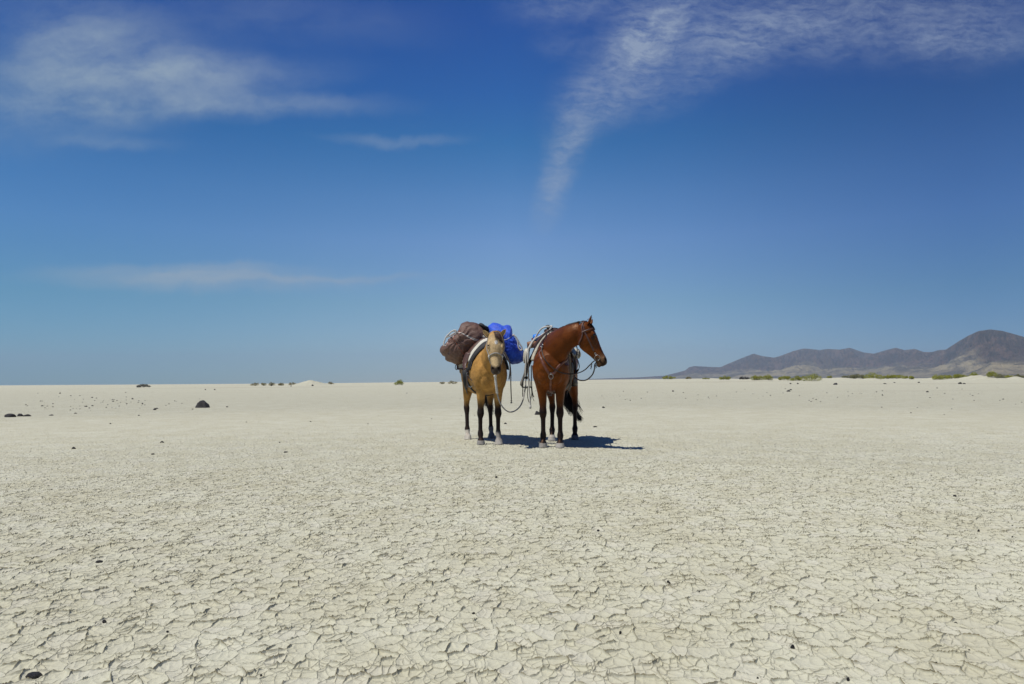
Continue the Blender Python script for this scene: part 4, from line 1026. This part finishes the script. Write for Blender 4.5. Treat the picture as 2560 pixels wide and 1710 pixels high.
# right side: edge strap and hanging strap
mb = MB(); P_ = crom([S2(HB, x, y, .02, DB + .1) for x, y in ((762, 462), (785, 510), (808, 560), (818, 620), (815, 690), (806, 750))], 6); mb.ribbon(P_, [Vector((.5, -1, 0))] * len(P_), .020, .006); mb.build('edge_strap', M['greyleather'], pk)
hs_ = MB(); P_ = crom([ZW(818, 590, DB + .22), ZW(826, 680, DB + .22), ZW(826, 800, DB + .22), ZW(832, 960, DB + .22)], 8); hs_.ribbon(P_, [Vector((.2, -1, 0))] * len(P_), .016, .006)
e_ = ZW(832, 970, DB + .22); hs_.ell(e_, (Vector((.013, 0, 0)), Vector((0, .012, 0)), UP * .012)); hs_.ell(e_ - UP * .03, (Vector((.016, 0, 0)), Vector((0, .012, 0)), UP * .011)); hs_.tube([e_ + UP * .01, e_ - UP * .03], .006, 6); hs_.build('hanging_strap', M['greyleather'], pk)

# bundles
bm_, t, b, out = nmat('brown_waxed_tarp')
tcx = t.new('ShaderNodeTexCoord').outputs['Object']; n1 = t.noise(tcx, 9, 6, .65); n2 = t.noise(tcx, 3.0, 3, .5)
t.put(b.inputs['Base Color'], t.mixc(t.smooth(n1, .3, .72), (.105, .053, .037, 1), (.175, .095, .067, 1)))
t.put(b.inputs['Roughness'], t.smooth(n1, .3, .7, .45, .68)); b.inputs['Specular IOR Level'].default_value = .5
cr_ = t.noise(tcx, 11, 6, .7, 1.2); bp2 = t.new('ShaderNodeBump', ins={'Height': t.m('ABSOLUTE', t.m('SUBTRACT', cr_, .5)), 'Strength': .55, 'Distance': .03}); t.l.new(bp2.outputs[0], b.inputs['Normal'])
bl_, t, b, out = nmat('blue_nylon_tarp')
tcx = t.new('ShaderNodeTexCoord').outputs['Object']; n1 = t.noise(tcx, 6, 5, .6)
t.put(b.inputs['Base Color'], t.mixc(t.smooth(n1, .3, .7), (.008, .055, .50, 1), (.020, .125, .80, 1))); b.inputs['Roughness'].default_value = .62
b.inputs['Sheen Weight'].default_value = .15
cr_ = t.noise(t.vm('MULTIPLY', tcx, (1.6, 1, .8)), 8, 5, .62, 1.0); bp2 = t.new('ShaderNodeBump', ins={'Height': t.m('ABSOLUTE', t.m('SUBTRACT', cr_, .5)), 'Strength': .6, 'Distance': .03}); t.l.new(bp2.outputs[0], b.inputs['Normal'])
YB = DB + .62
ft_ = ZW(262, 322, YB)
brown, bvB, cB = bag('brown_bundle', [(83, 455), (100, 400), (140, 385), (200, 310), (262, 262), (292, 215), (312, 165), (350, 150), (400, 146), (470, 158), (530, 190), (575, 225), (600, 300), (560, 370), (480, 430), (400, 500), (350, 555), (300, 592), (262, 594), (205, 572), (150, 545), (138, 512), (105, 492)], YB, .30, bm_, 'large wrinkled brown tarp bundle lashed on the left flank of the buckskin horse', 'bundle', 3, .016, rad_folds=(ft_.x, ft_.z), fold=.010, nlat=70, nlon=150)
fu_ = ZW(900, 420, YB)
blue, bvU, cU = bag('blue_bundle', [(586, 205), (612, 175), (645, 156), (700, 166), (745, 188), (790, 184), (822, 196), (838, 230), (842, 268), (860, 300), (885, 345), (905, 395), (940, 425), (962, 465), (964, 520), (955, 560), (915, 582), (870, 590), (825, 588), (780, 540), (740, 470), (690, 420), (620, 330)], YB + .02, .27, bl_, 'bright blue tarp bundle lashed on the right flank of the buckskin horse', 'bundle', 13, .012, rad_folds=(fu_.x, fu_.z), fold=.008, nlat=64, nlon=140)
blk, _, _ = bag('black_bag', [(486, 170), (505, 155), (535, 165), (560, 185), (590, 200), (598, 225), (585, 245), (560, 230), (520, 205), (495, 190)], YB - .06, .13, M['black'], 'small crumpled black bag on top between the brown and the blue bundle', 'bag', 21, .010)
# lashings: ropes lie on the cloth
def on_bag(bv, x, y, off=.008, dep=YB - .2):
    d = px_dir(*ZP(x, y)); q, n_, i_, ds = bv.ray_cast(CAM, d)
    return (q + n_ * off) if q is not None else ZW(x, y, dep)
def rope_on(bv, pts, r, mb, n=6, dep=YB - .2):
    d2 = crom([Vector((x, y, 0)) for x, y in pts], 8); P_ = [on_bag(bv, q.x, q.y, r * .8, dep) for q in d2]
    P_ = [P_[0]] + [(P_[i - 1] + P_[i] * 2 + P_[i + 1]) / 4 for i in range(1, len(P_) - 1)] + [P_[-1]]; mb.tube(P_, r, 8)
mb = MB()
rope_on(bvB, [(534, 345), (480, 333), (430, 316), (385, 300), (350, 284), (310, 262), (272, 256)], .011, mb)
rope_on(bvB, [(530, 352), (470, 342), (420, 326), (380, 304)], .010, mb)
k0 = on_bag(bvB, 372, 297, .012); mb.ell(k0, (Vector((.020, 0, 0)), Vector((0, .016, 0)), UP * .020), 12, 8)
k1 = on_bag(bvB, 258, 256, .012); mb.ell(k1, (Vector((.022, 0, 0)), Vector((0, .018, 0)), UP * .022), 12, 8)
k2 = on_bag(bvB, 532, 350, .012); mb.ell(k2, (Vector((.014, 0, 0)), Vector((0, .012, 0)), UP * .016), 12, 8)
k1y = k1.y
for off, lst in ((0, [(258, 250), (215, 242), (180, 270), (150, 300), (132, 340), (122, 380), (130, 400), (148, 385), (165, 350), (190, 318), (225, 290), (258, 262)]), (1, [(255, 240), (235, 232), (195, 255), (165, 290), (160, 305), (190, 290), (225, 268), (258, 255)]), (2, [(262, 262), (240, 285), (215, 310), (195, 325)])):
    mb.tube(crom([on_bag(bvB, x, y, .014, k1y - .01) for x, y in lst], 6), .0105, 8)
o = mb.build('lash_rope', M['rope']); rebase(o, k1); tag(o, 'white cotton lash rope knotted round the brown bundle with loose loops', 'rope')
mb = MB()
rope_on(bvU, [(752, 336), (780, 330), (815, 312), (845, 290), (858, 283)], .010, mb)
k3 = on_bag(bvU, 855, 284, .014); mb.ell(k3, (Vector((.020, 0, 0)), Vector((0, .016, 0)), UP * .018), 12, 8)
mb.tube(crom([ZW(x, y, k3.y - .05) for x, y in ((858, 286), (880, 305), (897, 345), (903, 390), (913, 425), (930, 442), (944, 430), (938, 405), (922, 380), (905, 350), (893, 325))], 6), .0115, 8)
o = mb.build('lash_rope', M['rope']); rebase(o, k3); tag(o, 'white cotton lash rope round the blue bundle with one loop hanging on the right', 'rope')
mb = MB()
rope_on(bvB, [(283, 240), (300, 258), (330, 272), (362, 286)], .0035, mb)
rope_on(bvB, [(400, 318), (425, 345), (445, 375), (458, 400)], .0035, mb)
rope_on(bvB, [(225, 330), (240, 345), (290, 425), (320, 462), (350, 505)], .0035, mb)
rope_on(bvB, [(262, 262), (225, 310), (185, 350), (160, 380)], .003, mb)
o = mb.build('twine', M['orange']); rebase(o, on_bag(bvB, 300, 300)); tag(o, 'thin orange twine tied round the brown bundle', 'twine')

# halter and lead rope
hl = thing('rope_halter', 'grey and white rope halter on the head of the buckskin horse', 'halter', HB.hp(.33, .03))
def hb(pts, off=.006): return [near(HB, HB.hp(*p), off)[0] for p in pts]
nb = crom(hb([(.42, -.16, -.04), (.36, -.10, -.10), (.335, -.03, -.10), (.325, .04, -.06), (.315, .05, 0), (.325, .04, .06), (.335, -.03, .10), (.36, -.10, .10), (.42, -.16, .04)], .009), 6, closed=True)
mb = MB(); mb.tube(nb, .0085, 8, closed=True); mb.build('noseband', M['greyrope'], hl)
for sg in (-1, 1):
    mb = MB(); mb.tube(crom(hb([(.34, -.03, sg * .12), (.28, -.06, sg * .13), (.20, -.075, sg * .14), (.12, -.08, sg * .14), (.04, -.07, sg * .12), (-.02, -.03, sg * .08), (-.04, .02, sg * .02)], .007), 6), .006, 6); mb.build('cheek_rope', M['greyrope'], hl)
    c = hb([(.338, -.035, sg * .12)], .010)[0]; mb = MB(); mb.ell(c, (Vector((.016, 0, 0)), Vector((0, .014, 0)), UP * .016)); mb.build('knot', M['rope'], hl)
    mb = MB(); mb.tube(crom(hb([(.345, -.04, sg * .12), (.40, -.10, sg * .10), (.46, -.16, sg * .06), (.49, -.18, 0)], .007), 6), .0055, 6); mb.build('chin_rope', M['greyrope'], hl)
jaw = near(HB, HB.hp(.50, -.17, 0), .02)[0]
lr = thing('lead_rope', 'white-wrapped lead rope drooping from the buckskin horse to the saddle of the bay', 'lead rope', jaw)
y0_ = DB - .50
a = [(661, 705, y0_), (665, 740, y0_ + .02), (670, 790, y0_ + .03), (676, 840, y0_ + .04), (682, 888, y0_ + .06)]
mb = MB(); mb.tube(crom([jaw] + [ZW(*p) for p in a[:1]], 4), .009, 8); wr_ = crom([ZW(*p) for p in a], 8)
mb.tube(wr_, [.0165 + .0025 * math.sin(i * 1.9) for i in range(len(wr_))], 10); mb.ell(ZW(661, 712, y0_), (Vector((.021, 0, 0)), Vector((0, .018, 0)), UP * .016)); mb.ell(ZW(683, 890, y0_ + .06), (Vector((.019, 0, 0)), Vector((0, .018, 0)), UP * .014)); mb.build('wrapped_end', M['rope'], lr)
lead = [(683, 890, y0_ + .06), (696, 945, y0_ + .08), (722, 1010, y0_ + .11), (765, 1065, y0_ + .16), (815, 1090, y0_ + .22), (870, 1078, y0_ + .29), (920, 1035, y0_ + .37), (952, 970, y0_ + .45), (968, 900, y0_ + .52), (978, 830, y0_ + .58), (984, 740, y0_ + .64), (990, 640, y0_ + .68), (1003, 520, D0 + .50), (1022, 440, D0 + .46)]
mb = MB(); mb.tube(crom([ZW(*p) for p in lead], 8), .0095, 8); mb.build('rope_run', M['greyrope'], lr)
# ================================================================= rocks, pebbles and desert shrubs
def ground_hit(px, py):
    """where a sight line meets the modelled ground"""
    d = px_dir(px, py); lo, prev = 0.5, None
    ts = np.geomspace(0.8, 400, 900); xs = CAM.x + d.x * ts; ys = CAM.y + d.y * ts; zs = CAM.z + d.z * ts
    g = ground_z(xs, ys); below = np.nonzero(zs < g)[0]
    if len(below) == 0: i = int(np.argmin(np.where(ts > 60, zs - g, 9)))
    else: i = int(below[0])
    if i > 0 and len(below):
        a, b_ = ts[i - 1], ts[i]
        for _ in range(20):
            m_ = (a + b_) / 2
            if CAM.z + d.z * m_ < float(ground_z(CAM.x + d.x * m_, CAM.y + d.y * m_)): b_ = m_
            else: a = m_
        tt_ = b_
    else: tt_ = ts[i]
    x, y = CAM.x + d.x * tt_, CAM.y + d.y * tt_
    return Vector((x, y, float(ground_z(x, y))))
rock_m, t, b, out = nmat('dark_basalt')
tcx = t.new('ShaderNodeTexCoord').outputs['Object']; n1 = t.noise(tcx, 6, 6, .65)
t.put(b.inputs['Base Color'], t.mixc(t.smooth(n1, .3, .72), (.014, .013, .014, 1), (.060, .054, .053, 1))); b.inputs['Roughness'].default_value = .8
bb = t.new('ShaderNodeBump', ins={'Height': t.noise(tcx, 14, 5, .7), 'Strength': .8, 'Distance': .06}); t.l.new(bb.outputs[0], b.inputs['Normal'])
def rock_mesh(seed, peak=.5, sub=3):
    """unit-wide stone, z from -0.25 up to its height"""
    r_ = random.Random(seed); bm = bmesh.new(); bmesh.ops.create_icosphere(bm, subdivisions=sub, radius=.5)
    planes = [(Vector((r_.gauss(0, 1), r_.gauss(0, 1), r_.gauss(0.15, .8))).normalized(), r_.uniform(.30, .46)) for _ in range(11)]
    for v_ in bm.verts:
        p = v_.co.copy()
        for n_, d_ in planes:
            e = p.dot(n_) - d_
            if e > 0: p -= n_ * e * .92
        p += p.normalized() * (noise.noise(p * 4 + Vector((seed, 0, 0))) * .055 + noise.noise(p * 11 + Vector((seed, 3, 0))) * .022)
        v_.co = p
    zs = [v_.co.z for v_ in bm.verts]; top = max(zs)
    w_ = max(v_.co.x for v_ in bm.verts) - min(v_.co.x for v_ in bm.verts)
    if seed == 1:
        for v_ in bm.verts:
            if v_.co.z > 0: q_ = 1 - .24 * (v_.co.z / top) ** 1.3; v_.co.x = v_.co.x * q_ - .04 * v_.co.z; v_.co.y *= q_
    for v_ in bm.verts: v_.co.x /= w_; v_.co.y /= w_; v_.co.z = v_.co.z / top if v_.co.z > 0 else v_.co.z / top * .5
    me = bpy.data.meshes.new('stone'); bm.to_mesh(me); bm.free()
    me.polygons.foreach_set('use_smooth', [False] * len(me.polygons)); me.materials.append(rock_m); return me
stones = [rock_mesh(k + 1, sub=2 if k > 2 else 3) for k in range(10)]
def put_rock(px, py_base, wpx, hpx, name, label, group=None, k=None):
    p = ground_hit(px, py_base); sc_ = p.y / FPX
    near_k = 1.0 if py_base < 1150 else .85
    o = bpy.data.objects.new(name, stones[rng.randrange(10) if k is None else k]); C.objects.link(o)
    w_ = wpx * sc_; h_ = hpx * sc_ * near_k
    o.location = (p.x, p.y + w_ * .3, p.z - h_ * .08); o.scale = (w_, w_ * rng.uniform(.6, .95) * near_k, h_ * 1.05); o.rotation_euler = (0, 0, rng.uniform(-.6, .6) + (PI if rng.random() < .5 else 0))
    return tag(o, label, 'rock' if name == 'boulder' or name == 'rock' else 'pebble', group)
big = [(503, 1019.6, 38, 19.5, 'boulder', 'largest black boulder, peaked and alone, on the left of the flat', 0),
 (19, 1043, 25, 9, 'rock', 'flattest widest of the three black rocks at the left edge, leftmost of them', 1),
 (46, 1041, 15, 7, 'rock', 'rounded black rock, middle of the three at the left edge', 2),
 (64, 1041, 18, 5.5, 'rock', 'low black rock, rightmost of the three close together at the left edge', 3),
 (77, 1697, 46, 11, 'rock', 'flat black stone among the cracks in the bottom left corner', 4),
 (1672, 1460, 13, 10, 'rock', 'chunky black stone right of centre in the cracked foreground', 5),
 (1983, 1619, 11, 8, 'rock', 'small black stone low in the right half of the foreground', 6),
 (1344, 1037, 17, 10, 'rock', 'grey rock on the flat, partly hidden by the front leg of the bay horse', 7),
 (2091, 962, 13, 5, 'rock', 'low dark boulder on the flat below the shrubs, right of centre', 8),
 (1972, 979, 9, 4.5, 'rock', 'dark rock on the flat, left of the low dark boulder', 9),
 (2402, 960, 9, 5, 'rock', 'dark rock at the far right below the bushy hummocks', 2),
 (385, 1025, 11, 5, 'rock', 'small black rock left of the largest boulder', 5),
 (182, 1122, 10, 5, 'rock', 'small black rock on the left, nearer than the row of three at the edge', 6),
 (404, 1107, 9, 4.5, 'rock', 'small black rock nearer the camera, below the largest boulder', 3),
 (1509, 1020, 8, 4.5, 'rock', 'small dark rock on the flat just right of the bay horse', 7),
 (1241, 1195, 7, 6, 'rock', 'small black stone on open ground in front of the buckskin horse', 8),
 (245, 1407, 18, 6, 'rock', 'flat black stone wedged in a crack, left foreground', 1),
 (259, 1556, 13, 7, 'rock', 'dark stone in a crack above the bottom left corner stone', 0)]
for px, py, w_, h_, nm, lb, k in big: put_rock(px, py, w_, h_, nm, lb, None, k)
def peb(px, py):
    if py > 1060:
        side = 'left' if px < 850 else 'middle' if px < 1700 else 'right'; dpt = 'near' if py > 1330 else 'farther'
        return 'small black pebble in the %s %s part of the cracked foreground' % (dpt, side), 'pebbles in the %s %s foreground' % (dpt, side)
    if px < 860: return 'small dark pebble in the loose scatter round the largest boulder, left of the horses', 'pebbles scattered on the left'
    if px < 1480: return 'small dark pebble on the flat behind or beside the two horses', 'pebbles around the horses'
    return 'small dark pebble in the long scatter below the shrub line, right of the horses', 'pebbles scattered on the right'
small = [(126, 1039, 11, 3), (187, 1034, 9, 2.5), (275, 1060, 5, 2.5), (381, 1136, 8, 2.5), (713, 1131, 11, 2.5), (699, 1107, 4, 3), (567, 1018, 7, 2.5), (330, 998, 5, 3), (149, 984, 5, 3), (678, 965, 4, 4), (727, 966, 4, 3), (781, 965, 6, 4),
 (513, 975, 4, 3), (536, 975, 5, 3), (230, 1015, 7, 2.5), (215, 1017, 5, 3), (282, 1004, 5, 2.5), (222, 1333, 11, 4.5), (26, 1322, 6, 3), (745, 1259, 7, 3), (498, 1325, 4, 3), (1496, 1327, 8, 4), (1184, 1536, 9, 6), (1551, 1584, 8, 7), (1264, 1060, 9, 4),
 (2389, 1241, 9, 4), (1488, 1068, 10, 3), (2448, 1328, 7, 5), (2277, 1361, 6, 4), (2197, 1503, 5, 6), (2391, 1559, 7, 4), (2122, 1702, 9, 9), (1748, 1481, 5, 4), (2298, 957, 6, 3), (2214, 960, 9, 2.5), (1977, 960, 5, 3), (1995, 960, 5, 3), (2237, 957, 5, 2), (2412, 960, 7, 3),
 (1899, 1269, 5, 2.5), (2008, 1266, 5, 3), (2532, 1315, 5, 3), (2532, 1343, 5, 3), (2555, 1378, 5, 3), (2318, 1321, 4, 2.5), (1895, 1696, 6, 4), (418, 1580, 6, 4), (652, 1690, 6, 5), (1045, 1240, 4, 2.5)]
for px, py, w_, h_ in small: put_rock(px, py, w_, h_, 'pebble', *peb(px, py))
n_ind = len(small)
while n_ind < 205:
    u_ = rng.random()
    if u_ < .36: px, py = rng.gauss(250, 110), rng.gauss(1010, 14)
    elif u_ < .74: px, py = rng.uniform(1480, 2560), rng.gauss(987, 10)
    elif u_ < .92: px, py = rng.uniform(0, 2560), rng.uniform(968, 1060)
    else: px, py = rng.uniform(0, 2560), 1060 + 600 * rng.random() ** 1.4
    if px < 2 or px > 2558 or py < 966: continue
    if 1120 < px < 1560 and py > 1040 and py < 1130: continue
    w_ = rng.uniform(2.0, 4.5) * (1.5 if rng.random() < .08 else 1)
    put_rock(px, py, w_, w_ * rng.uniform(.35, .6), 'pebble', *peb(px, py)); n_ind += 1
# pale crumbs of crust kicked up round the hooves
clod_m = noisy('pale_mud_crumb', (.40, .38, .28), (.58, .56, .44), 30, .95)
clods = []
for k in range(4):
    me = stones[3 + k].copy(); me.materials.clear(); me.materials.append(clod_m); clods.append(me)
for ft, nme in [(f, 'front' if i < 2 else 'hind') for i, f in enumerate(HY_.feet[:2] + HB_.feet[:2])]:
    who = 'bay' if ft in HY_.feet[:2] else 'buckskin'
    for k in range(6):
        a = rng.uniform(0, 2 * PI); rr_ = rng.uniform(.085, .17); s_ = rng.uniform(.014, .034)
        o = bpy.data.objects.new('mud_crumb', rng.choice(clods)); C.objects.link(o)
        o.location = (ft.x + rr_ * math.cos(a), ft.y - .05 + rr_ * math.sin(a), .0); o.scale = (s_, s_ * .8, s_ * .5); o.rotation_euler = (0, 0, a)
        tag(o, 'pale crumb of broken crust beside the front hooves of the %s horse' % who, 'mud crumb', 'mud crumbs round the %s horse' % who)
# the finest gravel: far too many to count, one object
gv_, gf_ = [], []
tet = [(-.5, -.3, 0), (.5, -.3, 0), (.05, .5, 0), (0, 0, .5)]; tf = [(0, 1, 3), (1, 2, 3), (2, 0, 3)]
for k in range(2600):
    u_ = rng.random()
    if u_ < .45: px, py = rng.uniform(-60, 2620), 964 + 90 * rng.random() ** .8
    elif u_ < .60: px, py = rng.gauss(300, 180), rng.gauss(1010, 16)
    elif u_ < .74: px, py = rng.uniform(1480, 2600), rng.gauss(988, 9)
    else: px, py = rng.uniform(-60, 2620), 1050 + 650 * rng.random() ** 1.6
    if py < 961: continue
    p = G(px, py); x, y = p.x, p.y
    if y > 160: continue
    s_ = rng.uniform(.6, 1.6) * max(y, 2.0) / FPX * (1.0 if py < 1060 else .9); zz = float(terrain_z(x, y)); a = rng.uniform(0, 6.28); o_ = len(gv_)
    for qx, qy, qz in tet: gv_.append((x + (qx * math.cos(a) - qy * math.sin(a)) * s_, y + (qx * math.sin(a) + qy * math.cos(a)) * s_, zz - .002 + qz * s_ * .9))
    gf_ += [tuple(o_ + i for i in f) for f in tf]
gr = mesh_obj('gravel', gv_, gf_, rock_m, smooth=False); tag(gr, kind='stuff')

# --- shrubs
def leaf_material(name, c1, c2, c3):
    m, t, b, out = nmat(name)
    gi = t.new('ShaderNodeNewGeometry'); n1 = t.noise(t.new('ShaderNodeTexCoord').outputs['Object'], 2.2, 4, .6)
    c = t.mixc(t.smooth(n1, .3, .7), (*c1, 1), (*c2, 1)); c = t.mixc(gi.outputs['Random Per Island'], c, (*c3, 1)) if 'Random Per Island' in gi.outputs else c
    t.put(b.inputs['Base Color'], t.mixc(.35, c, (*c1, 1))); b.inputs['Roughness'].default_value = .8; b.inputs['Specular IOR Level'].default_value = .15
    return m
LM = {'green': leaf_material('yellow_green_leaves', (.30, .31, .045), (.42, .40, .07), (.20, .22, .04)),
      'olive': leaf_material('grey_olive_leaves', (.20, .20, .08), (.28, .27, .13), (.13, .13, .07)),
      'dead': leaf_material('dead_grey_twigs', (.040, .036, .034), (.075, .066, .060), (.020, .018, .018)),
      'ochre': leaf_material('ochre_dry_leaves', (.24, .20, .07), (.34, .27, .10), (.14, .12, .05))}
stem_m = material('grey_brown_stems', (.07, .055, .042), .9)
def shrub(px0, px1, ytop, ybase, kind, label, dist=None, group=None, dense=1.0):
    pxc = (px0 + px1) / 2; best = None
    for r in np.linspace(95, 215, 61):
        p = W(pxc, ybase, r); dz_ = abs(float(ground_z(p.x, p.y)) - p.z) / r + (0.000004 * abs(r - (dist or 140)))
        if best is None or dz_ < best[0]: best = (dz_, r)
    r = dist or best[1]; p = W(pxc, ybase, r); gz = float(ground_z(p.x, p.y))
    w_ = (px1 - px0) * r / FPX; h_ = max((ybase - ytop) * r / FPX, .12); top = gz + h_ + (p.z - gz) * .5
    h_ = max(top - gz, .1); base = Vector((p.x, p.y, gz))
    root = thing('desert_shrub', label, 'shrub', base, group)
    lobes = []; nl = max(3, int(w_ / h_ * 2.5))
    for k in range(nl):
        fx = (k + .5) / nl * 2 - 1 + rng.uniform(-.15, .15); env = math.sqrt(max(0, 1 - (fx * .9) ** 2))
        lobes.append((fx * w_ * .42, rng.uniform(-.3, .3) * w_ * .5, h_ * rng.uniform(.25, .66) * (.45 + .55 * env), w_ / nl * rng.uniform(.8, 1.3), h_ * rng.uniform(.34, .52) * (.5 + .5 * env)))
    N = int(dense * min(2600, 500 + 420 * w_ * h_)); V, F = [], []
    for k in range(N):
        lx, ly, lz, lr, lh = rng.choice(lobes)
        d = Vector((rng.gauss(0, 1), rng.gauss(0, 1), rng.gauss(.1, 1))).normalized() * rng.uniform(.55, 1.06)
        c = Vector((lx + d.x * lr, ly + d.y * lr * 1.1, max(.02, lz + d.z * lh)))
        s_ = rng.uniform(.03, .075) * min(1.3, .5 + .8 * h_); n_ = Vector((rng.gauss(0, 1), rng.gauss(0, 1), rng.gauss(0, 1))).normalized(); a = n_.orthogonal().normalized(); b2 = n_.cross(a)
        o_ = len(V); V += [base + c + a * s_, base + c + b2 * s_ * .6, base + c - a * s_, base + c - b2 * s_ * .6]; F.append((o_, o_ + 1, o_ + 2, o_ + 3))
    mesh_obj('foliage', V, F, LM[kind], root, smooth=False)
    mb = MB()
    for k in range(9):
        lx, ly, lz, lr, lh = rng.choice(lobes); q = base + Vector((lx * .05, ly * .05, 0)); e = base + Vector((lx, ly, lz))
        mb.tube([q - Vector((0, 0, .05)), q.lerp(e, .5) + Vector((rng.uniform(-.06, .06), 0, .03)), e], [.022, .015, .006], 5)
    mb.build('stem', stem_m, root)
def RZ(x, y): return 1640 + x / 2.552, 780 + y / 2.552
SH = [(35, 120, 402, 420, 'green', 'low olive bush, leftmost of the far shrubs right of the bay horse'), (185, 225, 410, 421, 'ochre', 'tiny dry tuft between the two leftmost green bushes'),
 (290, 345, 418, 429, 'green', 'flat little bush left of the round green one, below the end of the hills'), (400, 478, 408, 433, 'green', 'small round bush with a dark stone in front of it'),
 (525, 600, 412, 430, 'dead', 'only grey leafless bush in the right-hand shrub line'), (608, 690, 402, 434, 'green', 'rounded green bush just right of the grey leafless one'),
 (690, 742, 402, 435, 'green', 'narrow bush touching the right side of the rounded green bush'), (778, 860, 406, 435, 'green', 'low wide green bush starting the middle thicket'),
 (860, 940, 408, 437, 'green', 'low spreading bush at the centre of the middle thicket'), (940, 1045, 388, 438, 'green', 'tallest bush of the middle thicket, at its right end'),
 (1090, 1125, 405, 420, 'green', 'isolated small green tuft between the middle and right thickets'), (1180, 1225, 404, 418, 'olive', 'faint olive tuft just left of the grey-green thicket'),
 (1220, 1300, 391, 424, 'olive', 'grey-green bush starting the right thicket'), (1300, 1334, 400, 426, 'olive', 'small brownish bush wedged between grey-green and bright bushes'),
 (1328, 1445, 385, 431, 'green', 'large bright bush at the centre of the right thicket'), (1445, 1512, 398, 423, 'green', 'low bush right of the large bright one'),
 (1505, 1565, 393, 421, 'green', 'dark green bush ending the right thicket'), (1575, 1610, 404, 424, 'green', 'small bush, left of a close pair past the right thicket'),
 (1610, 1650, 408, 429, 'green', 'small bush, right of a close pair past the right thicket'), (1755, 1872, 395, 431, 'green', 'wide bush on the pale dune under the flank of the high hill'),
 (1858, 1888, 391, 410, 'green', 'little bush peeping out behind two wide ones under the high hill'), (1885, 1995, 394, 425, 'green', 'long flat bush right of the little peeping one'),
 (2010, 2050, 383, 416, 'green', 'upright bush alone at the foot of a pale dune'), (2110, 2165, 375, 409, 'green', 'bright bush on top of the pale dune at the right'),
 (2165, 2230, 390, 423, 'olive', 'grey-green bush on the right slope of the pale dune'), (2225, 2276, 398, 417, 'green', 'low bush between the dune slope and the right edge'),
 (2280, 2352, 395, 423, 'olive', 'pale olive bush cut by the right edge of the picture')]
for x0, x1, y0, y1, kd, lb in SH:
    a, ya = RZ(x0, y0); b2, yb = RZ(x1, y1); shrub(a, b2, ya, yb, kd, lb, None, 'shrubs along the far edge of the playa')
shrub(341, 374, 956.5, 963, 'dead', 'dark dead bush alone on the left horizon', 150, None, .8)
for (x0, x1, y0, y1), lb in (((628, 648, 952.5, 956), 'dry ochre tuft, leftmost of five left of the pale mound'), ((653, 665, 952, 956), 'smallest of the five dry tufts left of the pale mound'), ((671, 687, 951, 955.5), 'tallest of the five dry tufts left of the pale mound'),
 ((696, 711, 951, 955), 'dry tuft, fourth from the left beside the pale mound'), ((720, 740, 951, 955), 'dry tuft touching the left foot of the pale mound'), ((820, 833, 950.5, 954), 'dark dry tuft right of the pale mound')):
    shrub(x0, x1, y0, y1, 'ochre', lb, 160, 'dry tufts on the left horizon', .6)
shrub(987, 1009, 946, 954, 'green', 'single green bush on the horizon left of the buckskin horse', 145, None, .8)
shrub(1100, 1112, 947.5, 951, 'ochre', 'dry tuft on the horizon touching the brown bundle side, left of a second', 160, None, .5)
shrub(1121, 1143, 947, 951, 'ochre', 'dry tuft on the horizon right beside the rump of the buckskin horse', 160, None, .6)
